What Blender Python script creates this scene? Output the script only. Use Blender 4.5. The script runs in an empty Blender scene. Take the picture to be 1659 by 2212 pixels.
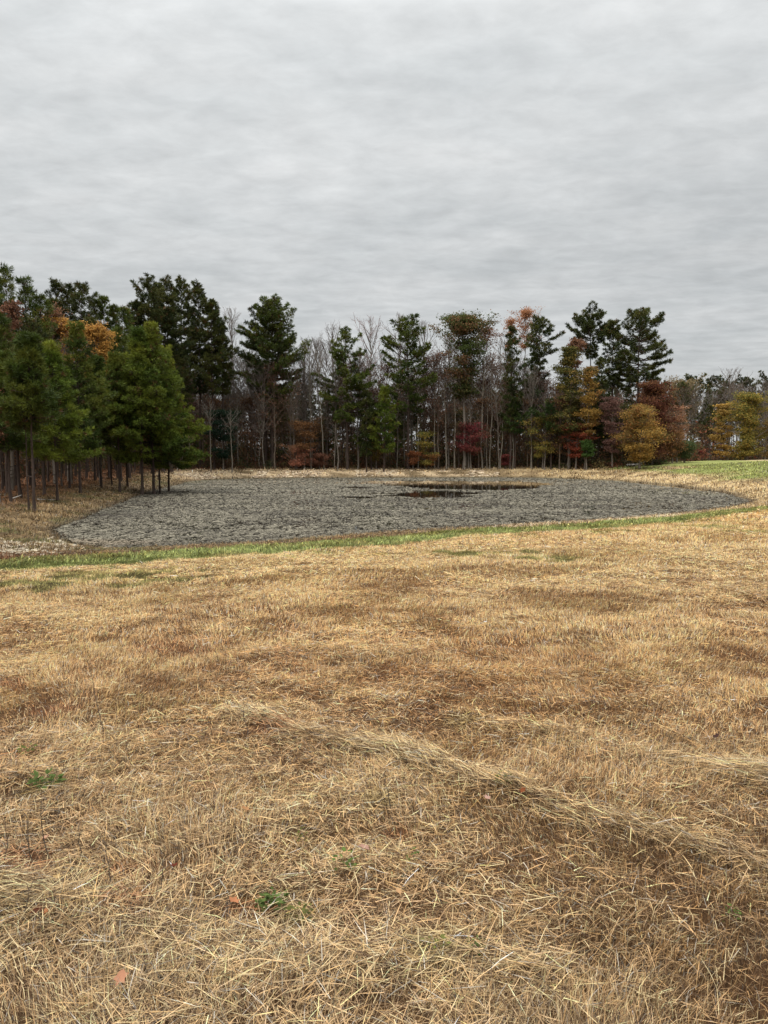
import bpy, math, random
import numpy as np

# ------------------------------------------------------------------ camera, sky, sun
W0, H0, FPX = 1659.0, 2212.0, 1597.0          # photo frame used for measurements
EYE = 2.6
PITCH = math.atan((1106 - 985) / FPX)
scene = bpy.context.scene
C = scene.collection
cd = bpy.data.cameras.new("camera")
cd.sensor_fit = 'VERTICAL'; cd.sensor_height = 36.0; cd.lens = 36.0 * FPX / H0
cd.clip_start = 0.05; cd.clip_end = 3000
cam = bpy.data.objects.new("camera", cd); C.objects.link(cam)
cam.location = (0, 0, EYE); cam.rotation_euler = (math.pi / 2 - PITCH, 0, 0)
scene.camera = cam

SUN_EL, SUN_AZ = math.radians(52), math.radians(215)   # azimuth clockwise from +Y: behind, to the left
world = bpy.data.worlds.new("World"); scene.world = world; world.use_nodes = True
nt = world.node_tree; nt.nodes.clear()
class NT:
    def __init__(s, tree): s.t = tree
    def n(s, typ, **kw):
        nd = s.t.nodes.new(typ)
        for k, v in kw.items():
            if k.startswith('i_'):
                key = k[2:]; key = int(key) if key.isdigit() else key.replace('_', ' ')
                nd.inputs[key].default_value = v
            else: setattr(nd, k, v)
        return nd
    def l(s, a, b): s.t.links.new(a, b)
    def math(s, op, a, b=None, c=None):
        nd = s.t.nodes.new('ShaderNodeMath'); nd.operation = op
        for i, v in enumerate((a, b, c)):
            if v is None: continue
            if isinstance(v, (int, float)): nd.inputs[i].default_value = v
            else: s.l(v, nd.inputs[i])
        return nd.outputs[0]
g = NT(nt)
tc = g.n('ShaderNodeTexCoord'); sep = g.n('ShaderNodeSeparateXYZ'); g.l(tc.outputs['Generated'], sep.inputs[0])
zc = g.math('MAXIMUM', sep.outputs[2], 0.0)
den = g.math('ADD', zc, 0.10)
uu = g.math('DIVIDE', sep.outputs[0], den); vv = g.math('DIVIDE', sep.outputs[1], den)
cmb = g.n('ShaderNodeCombineXYZ'); g.l(uu, cmb.inputs[0]); g.l(vv, cmb.inputs[1])
mp = g.n('ShaderNodeMapping'); g.l(cmb.outputs[0], mp.inputs[0])
mp.inputs['Rotation'].default_value = (0, 0, math.radians(12)); mp.inputs['Scale'].default_value = (0.72, 1.0, 1.0)
mp.inputs['Location'].default_value = (3.1, 1.7, 0)
nA = g.n('ShaderNodeTexNoise', i_Scale=0.55, i_Detail=4.0, i_Roughness=0.5, i_Distortion=0.3); g.l(mp.outputs[0], nA.inputs['Vector'])
nB = g.n('ShaderNodeTexNoise', i_Scale=2.6, i_Detail=6.0, i_Roughness=0.55, i_Distortion=0.2); g.l(mp.outputs[0], nB.inputs['Vector'])
nC = g.n('ShaderNodeTexNoise', i_Scale=10.0, i_Detail=6.0, i_Roughness=0.6, i_Distortion=0.25); g.l(mp.outputs[0], nC.inputs['Vector'])
# luminance of the overcast: darker towards the horizon, brightest overhead
lum = g.n('ShaderNodeValToRGB'); g.l(zc, lum.inputs[0])
cr = lum.color_ramp; cr.elements[0].position = 0.0; cr.elements[0].color = (.50,.50,.50,1)
cr.elements[1].position = 1.0; cr.elements[1].color = (3.0,3.0,3.0,1)
for p_, v_ in ((0.05, .54), (0.12, .475), (0.24, .485), (0.36, .55), (0.5, .63), (0.60, 1.4), (0.8, 2.6)):
    e = cr.elements.new(p_); e.color = (v_, v_, v_, 1)
a = g.math('MULTIPLY_ADD', nA.outputs[0], 0.34, 0.83)
b = g.math('MULTIPLY_ADD', nB.outputs[0], 0.50, 0.75)
c_ = g.math('MULTIPLY_ADD', nC.outputs[0], 0.46, 0.77)
f = g.math('MULTIPLY', g.math('MULTIPLY', a, b), c_)
side = g.math('MULTIPLY_ADD', sep.outputs[0], -0.10, 1.0)      # cloud deck a little thicker to the east
f = g.math('MULTIPLY', f, side)
L = g.math('MULTIPLY', g.math('MULTIPLY', lum.outputs[0], f), 1.30)
tint = g.n('ShaderNodeMix', data_type='RGBA'); g.l(nB.outputs[0], tint.inputs[0])
tint.inputs[6].default_value = (0.95, 1.0, 1.015, 1); tint.inputs[7].default_value = (1.0, 1.0, 0.99, 1)
bgc = g.n('ShaderNodeBackground'); g.l(tint.outputs[2], bgc.inputs[0]); g.l(L, bgc.inputs[1])
sky = g.n('ShaderNodeTexSky', sky_type='NISHITA', sun_disc=False, sun_elevation=SUN_EL, sun_rotation=SUN_AZ)
bgs = g.n('ShaderNodeBackground', i_Strength=0.08); g.l(sky.outputs[0], bgs.inputs[0])
mix = g.n('ShaderNodeMixShader', i_Fac=0.93); g.l(bgs.outputs[0], mix.inputs[1]); g.l(bgc.outputs[0], mix.inputs[2])
out = g.n('ShaderNodeOutputWorld'); g.l(mix.outputs[0], out.inputs[0])

sd = bpy.data.lights.new("sun", 'SUN'); sd.energy = 1.5; sd.angle = math.radians(10); sd.color = (1.0, 0.95, 0.87)
sun = bpy.data.objects.new("sun", sd); C.objects.link(sun)
sun.rotation_euler = (math.pi / 2 - SUN_EL, 0, -SUN_AZ + math.pi)
scene.view_settings.view_transform = 'Standard'; scene.view_settings.look = 'None'
scene.view_settings.exposure = 0.0; scene.view_settings.gamma = 1.0
scene.cycles.max_bounces = 4; scene.cycles.diffuse_bounces = 2; scene.cycles.glossy_bounces = 2
scene.cycles.transmission_bounces = 3; scene.cycles.use_denoising = True
try: scene.cycles.denoising_prefilter = 'ACCURATE'
except Exception: pass

# ------------------------------------------------------------------ measuring helpers
cP, sP = math.cos(PITCH), math.sin(PITCH)
def ray(u, v):
    a, b = (u - W0/2) / FPX, (H0/2 - v) / FPX
    return np.array([a, cP + b*sP, -sP + b*cP])
def hit(u, v, z=0.0):
    d = ray(u, v); t = (z - EYE) / d[2]; return float(d[0]*t), float(d[1]*t)
def x_at(u, Y, z=1.0): return (u - W0/2) / FPX * (Y*cP - (z-EYE)*sP)
def z_at(v, Y):
    k = (H0/2 - v) / FPX
    return EYE + Y * (k*cP - sP) / (cP + k*sP)

# ------------------------------------------------------------------ noise
def vnoise(x, y, seed=0):
    xi = np.floor(x).astype(np.int64); yi = np.floor(y).astype(np.int64)
    fx = x - xi; fy = y - yi; fx = fx*fx*(3-2*fx); fy = fy*fy*(3-2*fy)
    def h(a, b):
        k = (a*374761393 + b*668265263 + seed*1442695041) & 0xffffffff
        k = ((k ^ (k >> 13)) * 1274126177) & 0xffffffff
        return ((k ^ (k >> 16)) & 0xffff) / 65535.0
    return (h(xi,yi)*(1-fx) + h(xi+1,yi)*fx)*(1-fy) + (h(xi,yi+1)*(1-fx) + h(xi+1,yi+1)*fx)*fy
def fbm(x, y, seed=0, o=4):
    s = 0; a = .5; t = 0
    for i in range(o):
        s = s + a*vnoise(x*2**i + 17*i, y*2**i - 31*i, seed+i); t += a; a *= .5
    return s/t
def sstep(a, b, x):
    t = np.clip((x-a)/(b-a), 0, 1); return t*t*(3-2*t)
def lerp(a, b, t):
    return np.asarray(a)*(1-t[..., None]) + np.asarray(b)*t[..., None]

# ------------------------------------------------------------------ terrain
pond_px = [(109,1144),(128,1160),(155,1174),(195,1183),(238,1188),(300,1188),(380,1184),(480,1180),(600,1172),(715,1162),(830,1153),
           (1000,1143),(1200,1132),(1400,1117),(1500,1107),(1580,1096),(1622,1085),(1600,1075),(1549,1062),(1490,1053),(1428,1046),(1350,1040),
           (1276,1036.5),(1200,1033.5),(1125,1032),(1000,1031.5),(880,1032),(760,1032),(640,1033),(530,1034.5),(450,1037),(410,1040.5),(385,1047),
           (345,1056),(300,1069),(258,1086),(225,1098),(193,1113),(150,1129)]
P = np.array([hit(u, v) for u, v in pond_px])
def catmull(P, n=5):
    out = []
    N = len(P)
    for i in range(N):
        p0, p1, p2, p3 = P[i-1], P[i], P[(i+1) % N], P[(i+2) % N]
        for k in range(n):
            t = k/n
            out.append(.5*((2*p1)+(-p0+p2)*t+(2*p0-5*p1+4*p2-p3)*t*t+(-p0+3*p1-3*p2+p3)*t**3))
    return np.array(out)
PD = catmull(P)
def poly_sdf(x, y, poly):
    best = np.full(x.shape, 1e9); inside = np.zeros(x.shape, bool)
    N = len(poly)
    for i in range(N):
        x0, y0 = poly[i]; x1, y1 = poly[(i+1) % N]
        ex, ey = x1-x0, y1-y0; L2 = ex*ex+ey*ey + 1e-12
        t = np.clip(((x-x0)*ex + (y-y0)*ey)/L2, 0, 1)
        best = np.minimum(best, (x-x0-t*ex)**2 + (y-y0-t*ey)**2)
        c = ((y0 > y) != (y1 > y)) & (x < ex*(y-y0)/(ey if ey else 1e-9) + x0)
        inside ^= c
    d = np.sqrt(best); return np.where(inside, -d, d)
GX0, GX1, GY0, GY1, GS = -70.0, 80.0, -12.0, 150.0, 0.4
gx = np.arange(GX0, GX1+GS, GS); gy = np.arange(GY0, GY1+GS, GS)
GXX, GYY = np.meshgrid(gx, gy)
DGRID = poly_sdf(GXX, GYY, PD)
PCX, PCY = 1.0, 52.0
def dist_pond(x, y):
    fx = np.clip((x-GX0)/GS, 0, len(gx)-1.001); fy = np.clip((y-GY0)/GS, 0, len(gy)-1.001)
    i = fx.astype(int); j = fy.astype(int); a = fx-i; b = fy-j
    d = (DGRID[j,i]*(1-a)+DGRID[j,i+1]*a)*(1-b) + (DGRID[j+1,i]*(1-a)+DGRID[j+1,i+1]*a)*b
    ox = np.maximum(0, np.maximum(GX0-x, x-GX1)); oy = np.maximum(0, np.maximum(GY0-y, y-GY1))
    return d + np.hypot(ox, oy)
PHI = np.array([-180, -150, -110, -80, -45, -25, 0, 25, 45, 62, 78, 100, 125, 150, 180.])
BB  = np.array([1.1, 0.95, 1.12, 1.12, 1.25, 1.3, 1.9, 2.35, 2.1, 1.45, 1.12, 1.1, 1.15, 1.2, 1.1])
WW  = np.array([6.0, 7.0, 9.0, 9.0, 9.0, 8.0, 11.0, 12.0, 9.0, 3.2, 2.0, 1.8, 2.2, 5.0, 6.0])
def phi_of(x, y): return np.degrees(np.arctan2(y-PCY, x-PCX))
# mown hay swaths (world polylines): (points px, half width m, height m)
def pl(px, z=.95): return np.array([hit(u, v, z) for u, v in px])
SW_PX = [([(520,1552),(620,1583),(700,1607),(850,1640),(1050,1717),(1300,1790),(1500,1860),(1659,1900),(1900,1990)], .095, .024),
      ([(-200,1985),(60,1975),(180,1985),(330,2035),(480,2110),(700,2135),(950,2110),(1150,2140)], .11, .03),
      ([(1000,1570),(1180,1600),(1300,1625),(1500,1665),(1800,1730)], .10, .02)]
SW = []
SWG = [.45, .35, .1]
def swath(x, y):
    """returns strength 0..1, bump, direction angle of nearest swath, side distance"""
    s = np.zeros(x.shape); hgt = np.zeros(x.shape); ang = np.zeros(x.shape)
    wob = (fbm(x*2.3, y*2.3, 77, 3)-.5)*1.6; gap = sstep(.30,.55, fbm(x*.9, y*.9, 78, 3))
    for (pts, hw, hh), gm in zip(SW, SWG):
        for i in range(len(pts)-1):
            x0, y0 = pts[i]; x1, y1 = pts[i+1]; ex, ey = x1-x0, y1-y0; L2 = ex*ex+ey*ey
            t = np.clip(((x-x0)*ex+(y-y0)*ey)/L2, 0, 1)
            dd = np.hypot(x-x0-t*ex, y-y0-t*ey) + wob*hw*1.4
            k = np.exp(-(dd/hw)**2)*(gm+(1-gm)*gap)
            m = k > s
            s = np.where(m, k, s); hgt = np.where(m, k*hh, hgt); ang = np.where(m, math.atan2(ey, ex), ang)
    return s, hgt, ang
def height(x, y, fine=True):
    x = np.asarray(x, float); y = np.asarray(y, float)
    d = dist_pond(x, y); ph = phi_of(x, y)
    B = np.interp(ph, PHI, BB); w = np.interp(ph, PHI, WW)
    zo = B*(1-np.exp(-np.maximum(d, 0)/w))
    zi = -np.minimum(-np.minimum(d, 0)*.16, .9)
    z = np.where(d > 0, zo, zi)
    z = z + (fbm(x*.12, y*.12, 3, 3)-.5)*.25*sstep(2, 10, d)*(1 - .6*(y < 20))
    z = z + (fbm(x*.9, y*.9, 9, 3)-.5)*.12*sstep(0.0, 3, d)
    near = sstep(46, 8, y)*sstep(.2, 2, d)
    if fine:
        z = z + (fbm(x*5, y*5, 11, 2)-.5)*.05*near + (fbm(x*2.0, y*3.2, 12, 2)-.5)*.04*near
        z = z + swath(x, y)[1]*near
    return z
ZOFF = 1.0 - float(height(np.array([0.0]), np.array([0.0]), False)[0])
def HZ(x, y):
    s = isinstance(x, (int, float))
    xa = np.atleast_1d(np.asarray(x, float)); ya = np.atleast_1d(np.asarray(y, float))
    z = height(xa, ya) + ZOFF*sstep(12, 4, np.hypot(xa, ya))
    return float(z[0]) if s else z
def ground_hit(u, v):
    d = ray(u, v); t = np.arange(1.0, 140, .1)
    xs, ys, zs = d[0]*t, d[1]*t, EYE + d[2]*t
    hz = HZ(xs, ys); m = np.where(zs <= np.maximum(hz, 0))[0]
    k = m[0] if len(m) else -1
    return float(xs[k]), float(ys[k])

SW = [(np.array([ground_hit(u, v) for u, v in px]), hw, hh) for px, hw, hh in SW_PX]
CLAY = [(*ground_hit(cu, cv), r) for cu, cv, r in ((15,1485,.35),(70,1640,.4),(590,1575,.2),(20,1900,.3),(240,1890,.18),(860,1810,.12),(440,1725,.16),(250,1975,.15),(560,1985,.16),(120,1545,.2))]
TUFT = [(*ground_hit(cu, cv), r) for cu, cv, r in ((240,1253,1.0),(150,1255,.6),(60,1262,.8),(350,1238,.5),(1030,1195,.8),(1180,1206,.7),(1550,1140,.7),(1620,1150,.7),(1330,1148,.6),(700,1196,.5))]
SPRIG = [(*ground_hit(cu, cv), r) for cu, cv, r in ((590,1992,.10),(640,2010,.07),(105,1705,.12),(940,2080,.10),(1000,1570,.12),(50,1645,.1),(820,1750,.08))]
# green strip along the near shore
strip = np.array([ground_hit(u, v) for u, v in [(-150,1232),(0,1221),(200,1211),(400,1197),(600,1185),(830,1168),(1000,1155),(1200,1142),(1400,1126),(1500,1116),(1600,1105),(1700,1094)]])
so = np.argsort(strip[:,0]); strip = strip[so]
def zones(x, y):
    """albedo, blade density, blade length, uprightness"""
    d = dist_pond(x, y); ph = phi_of(x, y)
    nl = fbm(x*.22, y*.35, 21, 4); nm = fbm(x*.9, y*1.1, 22, 4); ns = fbm(x*3.5, y*3.5, 23, 3)
    ys = np.interp(x, strip[:,0], strip[:,1])
    sdist = (y - ys) + (nm-.5)*1.6
    hw = np.interp(x, [-14, 0, 8, 16, 20], [1.8, 1.9, 2.1, 1.8, .9])
    isnear = y < ys
    t = sstep(.28, .66, nl*.25 + nm*.35 + ns*.4)
    col = lerp((.42,.235,.105), (.67,.42,.19), t)
    mat_ = sstep(.60, .72, fbm(x*2.6+3, y*4.0, 25, 4)); col = lerp(col, (.17,.135,.075), mat_*.25)
    # redder brown stand around mid field and lower right
    rd = .45*sstep(.5, .66, fbm(x*.3+5, y*.3, 31, 3)); col = lerp(col, col*np.array([.99,.91,.84]), rd)
    # paler straw towards the pond
    pale = sstep(7, 13, y)*isnear; col = lerp(col, np.array([.72,.465,.215])*(.72+.5*ns)[...,None], pale*.62)
    dens = .8 + .65*sstep(.32,.58,ns*.6+nm*.4); length = .078 + .05*(ns-.5); upr = .42+.5*sstep(.38,.6,fbm(x*.5+7, y*.6, 26, 3))
    nb_ = sstep(6.0, 2.2, y)*isnear
    col = lerp(col, (col.mean(-1)[...,None]*np.array([1.22,.97,.64]))*.80, nb_*.42)
    rt = sstep(-.3, 1.0, x)*sstep(8, 4.5, y)*isnear; col = lerp(col, col*np.array([.86,.79,.72]), rt*.6); upr = np.clip(upr + rt*.35, 0, .92)
    # bare clay patches
    clay = .6*sstep(.66, .78, fbm(x*1.1+40, y*1.1+3, 41, 3)) * sstep(1.2, -1.5, x - .05*y) * sstep(11, 6, y)
    for cx, cy, r in CLAY:
        clay = np.maximum(clay, sstep(1.0, .3, np.hypot(x-cx, (y-cy)*1.5)/(r*.75) + (ns-.5)*2))
    clay = clay*isnear
    sw, _, _ = swath(x, y)
    sw = sw*isnear
    col = lerp(col, np.array([.58,.44,.24])*(.8+.4*ns)[...,None], sw*.55)
    # sparse green weeds and green tufts towards the shore
    gn = sstep(.60,.68, fbm(x*1.7+9, y*2.2, 51, 3)) * isnear
    nearshore = sstep(7.5, 2.0, ys-y)
    gw = gn*nearshore*.85
    for cx, cy, r in TUFT:
        gw = np.maximum(gw, sstep(1.3, .5, np.hypot((x-cx)*.7, y-cy)/(r*.75) + (ns-.5)*3.0)*.8)
    for cx, cy, r in SPRIG:
        gw = np.maximum(gw, sstep(1.3, .5, np.hypot(x-cx, y-cy)/r + (ns-.5)*1.8)*.35)
    st = sstep(1.15, .75, np.abs(sdist)/hw) * sstep(21.5, 18, x)
    green = lerp((.12,.14,.042), (.235,.25,.085), sstep(.35,.65,ns*.5+nm*.5))
    col = lerp(col, green, np.maximum(st*(.84+.16*sstep(.35,.5,nm)), gw))
    dens = np.where(st > .5, 1.3, dens)
    # ---- beyond the strip
    oth = (~isnear) & (st < .5)
    # left bank
    lb = lerp((.135,.088,.043), (.36,.25,.13), sstep(.32,.66,nm*.6+ns*.4))
    lb = lerp(lb, (.11,.115,.04), sstep(.55,.68, fbm(x*.8, y*.8, 61, 3))*.75)
    litter = lerp((.085,.045,.025), (.24,.125,.062), sstep(.3,.7,nm*.5+ns*.5))
    lb = lb*.78; lb = lerp(lb, litter*np.array([.8,.72,.7]), sstep(1.8, 6, d + (nm-.5)*4))
    pk = sstep(1.2,.3, np.hypot((x+17)/4.0, (y-58)/12.0) + (nm-.5))
    lb = lerp(lb, (.46,.34,.24), pk*.5*sstep(.4,.6,ns))
    # far bank
    fb = lerp((.17,.12,.065), (.50,.375,.23), sstep(.35,.62, fbm(x*.55, y*1.5, 71, 4)))
    fb = fb*(.75+.5*ns)[...,None]
    fb = lerp(fb, litter*.8, sstep(3.2, 6.5, d + (nm-.5)*3))
    # right shore and hill
    rb = lerp((.24,.165,.085), (.47,.345,.185), sstep(.35,.6,nm))
    g0_ = np.interp(ph, [-25,0,15,30,45,56,66], [14,8,3,3,4,5,12]); gh = sstep(0, 3, d-g0_+(nl-.5)*6) * sstep(30, 25, d) * sstep(.22,.36, nl)
    rb = lerp(rb, lerp((.15,.175,.045),(.27,.29,.09), nm), gh*.92)
    rb = lerp(rb, (.42,.33,.19), sstep(27, 31, d)*1.0)
    rb = lerp(rb, litter, sstep(110, 122, y))
    wr = sstep(72, 52, np.abs(ph-8) + 0*ph)
    wl = sstep(128, 145, np.abs(ph))*(np.abs(ph) > 100) 
    wl = np.where((ph < -90), 1.0, wl); wr = np.where(ph < -90, 0, wr)
    ob = fb*(1-np.clip(wl+wr,0,1))[...,None] + lb*(wl*(1-wr))[...,None] + rb*wr[...,None]
    # pale rubble and dry reeds close to the near left corner
    col = np.where(oth[...,None], ob, col)
    dens = np.where(oth, .75, dens)
    edge = sstep(.9, 0, d)*oth
    col = lerp(col, (.13,.095,.055), edge*.7)
    col = lerp(col, np.array([.44,.21,.10])*(.85+.3*ns)[...,None], clay*.8)
    dens = dens*(1-.5*clay)
    mud = sstep(.4, -.4, d); col = lerp(col, (.06,.045,.03), mud)
    return np.clip(col, 0.01, .8), dens, length, upr, np.maximum(st, gw), sw, d

# ------------------------------------------------------------------ mesh + material helpers
def mesh_obj(name, V, faces, mat, parent=None, cols=None, smooth=False):
    """faces: list of integer arrays (n,k); cols: (nfaces,3) in the same order"""
    me = bpy.data.meshes.new(name)
    V = np.asarray(V, np.float32)
    me.vertices.add(len(V)); me.vertices.foreach_set('co', V.ravel())
    faces = [np.asarray(f_, np.int32) for f_ in faces if len(f_)]
    idx = np.concatenate([f_.ravel() for f_ in faces])
    tot = np.concatenate([np.full(len(f_), f_.shape[1], np.int32) for f_ in faces])
    st = np.concatenate([[0], np.cumsum(tot)[:-1]]).astype(np.int32)
    me.loops.add(len(idx)); me.loops.foreach_set('vertex_index', idx)
    me.polygons.add(len(tot)); me.polygons.foreach_set('loop_start', st); me.polygons.foreach_set('loop_total', tot)
    if smooth: me.polygons.foreach_set('use_smooth', np.ones(len(tot), bool))
    me.update(calc_edges=True)
    if cols is not None:
        at = me.attributes.new('col', 'FLOAT_COLOR', 'FACE')
        c4 = np.ones((len(tot), 4), np.float32); c4[:, :3] = cols
        at.data.foreach_set('color', c4.ravel())
    me.materials.append(mat)
    o = bpy.data.objects.new(name, me); C.objects.link(o)
    if parent is not None: o.parent = parent
    return o
def tag(o, label=None, cat=None, group=None, kind=None):
    if label: o['label'] = label
    if cat: o['category'] = cat
    if group: o['group'] = group
    if kind: o['kind'] = kind
    return o
def empty(name, loc, label, cat, group=None, rz=0.0):
    o = bpy.data.objects.new(name, None); o.empty_display_size = .3
    o.location = loc; o.rotation_euler = (0, 0, rz); C.objects.link(o)
    return tag(o, label, cat, group)
def new_mat(name):
    m = bpy.data.materials.new(name); m.use_nodes = True; m.node_tree.nodes.clear(); return m, NT(m.node_tree)
def leaf_mat(name, rough=.75, transl=.25, spec=.15, noise=.25):
    m, t = new_mat(name)
    at = t.n('ShaderNodeAttribute', attribute_name='col')
    geo = t.n('ShaderNodeNewGeometry'); ns = t.n('ShaderNodeTexNoise', i_Scale=1.3, i_Detail=3.0); t.l(geo.outputs['Position'], ns.inputs['Vector'])
    k = t.math('MULTIPLY_ADD', ns.outputs[0], noise*2, 1-noise)
    oi = t.n('ShaderNodeObjectInfo')
    k = t.math('MULTIPLY', k, t.math('MULTIPLY_ADD', oi.outputs['Random'], .24, .88))
    vm = t.n('ShaderNodeVectorMath', operation='SCALE'); t.l(at.outputs['Color'], vm.inputs[0]); t.l(k, vm.inputs['Scale'])
    bs = t.n('ShaderNodeBsdfPrincipled', i_Roughness=rough); bs.inputs['Specular IOR Level'].default_value = spec
    t.l(vm.outputs[0], bs.inputs['Base Color'])
    tr = t.n('ShaderNodeBsdfTranslucent'); t.l(vm.outputs[0], tr.inputs[0])
    mx = t.n('ShaderNodeMixShader', i_Fac=transl); t.l(bs.outputs[0], mx.inputs[1]); t.l(tr.outputs[0], mx.inputs[2])
    o = t.n('ShaderNodeOutputMaterial'); t.l(mx.outputs[0], o.inputs[0]); return m
def bark_mat(name, c1, c2, scale=6.0):
    m, t = new_mat(name)
    tc = t.n('ShaderNodeTexCoord'); mp = t.n('ShaderNodeMapping'); mp.inputs['Scale'].default_value = (2.2, 2.2, .5)
    t.l(tc.outputs['Object'], mp.inputs[0])
    n1 = t.n('ShaderNodeTexNoise', i_Scale=scale, i_Detail=6.0, i_Roughness=.65); t.l(mp.outputs[0], n1.inputs['Vector'])
    n2 = t.n('ShaderNodeTexNoise', i_Scale=.6, i_Detail=2.0); t.l(tc.outputs['Object'], n2.inputs['Vector'])
    r = t.n('ShaderNodeValToRGB'); r.color_ramp.elements[0].position=.35; r.color_ramp.elements[0].color=(*c1,1)
    r.color_ramp.elements[1].position=.68; r.color_ramp.elements[1].color=(*c2,1)
    t.l(t.math('MULTIPLY_ADD', n2.outputs[0], .35, t.math('MULTIPLY', n1.outputs[0], .7)), r.inputs[0])
    bs = t.n('ShaderNodeBsdfPrincipled', i_Roughness=.9); bs.inputs['Specular IOR Level'].default_value=.15
    t.l(r.outputs[0], bs.inputs['Base Color'])
    bp = t.n('ShaderNodeBump', i_Strength=.6, i_Distance=.03); t.l(n1.outputs[0], bp.inputs['Height']); t.l(bp.outputs[0], bs.inputs['Normal'])
    o = t.n('ShaderNodeOutputMaterial'); t.l(bs.outputs[0], o.inputs[0]); return m
M_needle = leaf_mat('needles', .7, .18, .25, .3)
M_leaf = leaf_mat('autumn_leaves', .8, .35, .12, .25)
M_grass = leaf_mat('grass_blades', .75, .22, .12, .12)
M_weed = leaf_mat('water_weed', .8, .0, .2, .12)
M_pine = bark_mat('pine_bark', (.022,.016,.013), (.085,.060,.048))
M_grey = bark_mat('grey_bark', (.075,.062,.050), (.20,.17,.14))
M_pale = bark_mat('pale_bark', (.085,.072,.056), (.215,.185,.145))
M_dead = bark_mat('dead_wood', (.35,.32,.28), (.62,.58,.52))
M_dark = bark_mat('dark_twigs', (.05,.04,.03), (.16,.12,.09))

def ground_mat():
    m, t = new_mat('ground_soil')
    at = t.n('ShaderNodeAttribute', attribute_name='gcol')
    geo = t.n('ShaderNodeNewGeometry')
    n1 = t.n('ShaderNodeTexNoise', i_Scale=1.6, i_Detail=8.0, i_Roughness=.7); t.l(geo.outputs['Position'], n1.inputs['Vector'])
    n2 = t.n('ShaderNodeTexNoise', i_Scale=28.0, i_Detail=5.0, i_Roughness=.7); t.l(geo.outputs['Position'], n2.inputs['Vector'])
    k = t.math('MULTIPLY', t.math('MULTIPLY_ADD', n1.outputs[0], .9, .5), t.math('MULTIPLY_ADD', n2.outputs[0], 1.1, .42))
    vm = t.n('ShaderNodeVectorMath', operation='SCALE'); t.l(at.outputs['Color'], vm.inputs[0]); t.l(k, vm.inputs['Scale'])
    bs = t.n('ShaderNodeBsdfPrincipled', i_Roughness=.95); bs.inputs['Specular IOR Level'].default_value=.1
    t.l(vm.outputs[0], bs.inputs['Base Color'])
    bp = t.n('ShaderNodeBump', i_Strength=.8, i_Distance=.04)
    t.l(t.math('ADD', n2.outputs[0], t.math('MULTIPLY', n1.outputs[0], 1.5)), bp.inputs['Height']); t.l(bp.outputs[0], bs.inputs['Normal'])
    o = t.n('ShaderNodeOutputMaterial'); t.l(bs.outputs[0], o.inputs[0]); return m

# ------------------------------------------------------------------ ground sheet
def axis(parts):
    a = np.concatenate(parts); return np.unique(np.round(a, 4))
xs = axis([-np.geomspace(45, 900, 26), np.arange(-45, -8, .5), np.arange(-8, -3, .2), np.arange(-3, 3, .07), np.arange(3, 8, .2), np.arange(8, 50, .5), np.geomspace(50, 900, 26)])
ysl = axis([-np.geomspace(3, 900, 26), np.arange(-3, 1, .3), np.arange(1, 7, .07), np.arange(7, 18, .2), np.arange(18, 78, .4), np.arange(78, 98, .3), np.geomspace(98, 1500, 40)])
GX, GY = np.meshgrid(xs, ysl)
shape = GX.shape
gxf, gyf = GX.ravel(), GY.ravel()
gz = HZ(gxf, gyf)
col, den_, *_r = zones(gxf, gyf)
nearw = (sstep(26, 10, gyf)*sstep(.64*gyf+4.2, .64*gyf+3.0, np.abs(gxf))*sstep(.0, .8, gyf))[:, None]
col = col*(1-nearw) + (col*np.array([.20,.17,.155]))*nearw      # thatch and soil between the stalks, darkened further for the shadows there
nx, ny = shape[1], shape[0]
ii = (np.arange(ny-1)[:, None]*nx + np.arange(nx-1)[None, :]).ravel()
F = np.stack([ii, ii+1, ii+1+nx, ii+nx], 1)
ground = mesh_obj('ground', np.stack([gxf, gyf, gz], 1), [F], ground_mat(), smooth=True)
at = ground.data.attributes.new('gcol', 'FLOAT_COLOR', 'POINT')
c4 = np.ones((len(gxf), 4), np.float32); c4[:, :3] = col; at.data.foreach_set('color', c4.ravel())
tag(ground, 'rolling grassy ground with dry field, banks and forest floor', 'ground', kind='structure')

# pond water
m, t = new_mat('pond_water')
geo = t.n('ShaderNodeNewGeometry'); mpp = t.n('ShaderNodeMapping'); mpp.inputs['Scale'].default_value=(1,1,1); t.l(geo.outputs['Position'], mpp.inputs[0])
n1 = t.n('ShaderNodeTexNoise', i_Scale=1.2, i_Detail=2.0); t.l(mpp.outputs[0], n1.inputs['Vector'])
bs = t.n('ShaderNodeBsdfPrincipled', i_Roughness=.03, i_IOR=1.33); bs.inputs['Base Color'].default_value=(.012,.010,.007,1)
bp = t.n('ShaderNodeBump', i_Strength=.04, i_Distance=.02); t.l(n1.outputs[0], bp.inputs['Height']); t.l(bp.outputs[0], bs.inputs['Normal'])
o_ = t.n('ShaderNodeOutputMaterial'); t.l(bs.outputs[0], o_.inputs[0])
cen = PD.mean(0); big = cen + (PD-cen)*1.0
nrm = big-cen; big = big + nrm/np.linalg.norm(nrm, axis=1)[:,None]*1.5
V = np.concatenate([[[cen[0], cen[1], 0]], np.c_[big, np.zeros(len(big))]])
k = np.arange(len(big)); F = np.stack([np.zeros(len(big), int), 1+k, 1+(k+1) % len(big)], 1)
water = mesh_obj('pond_water', V, [F], m); tag(water, 'still dark pond water with open reflecting patches', 'water', kind='structure')

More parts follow.
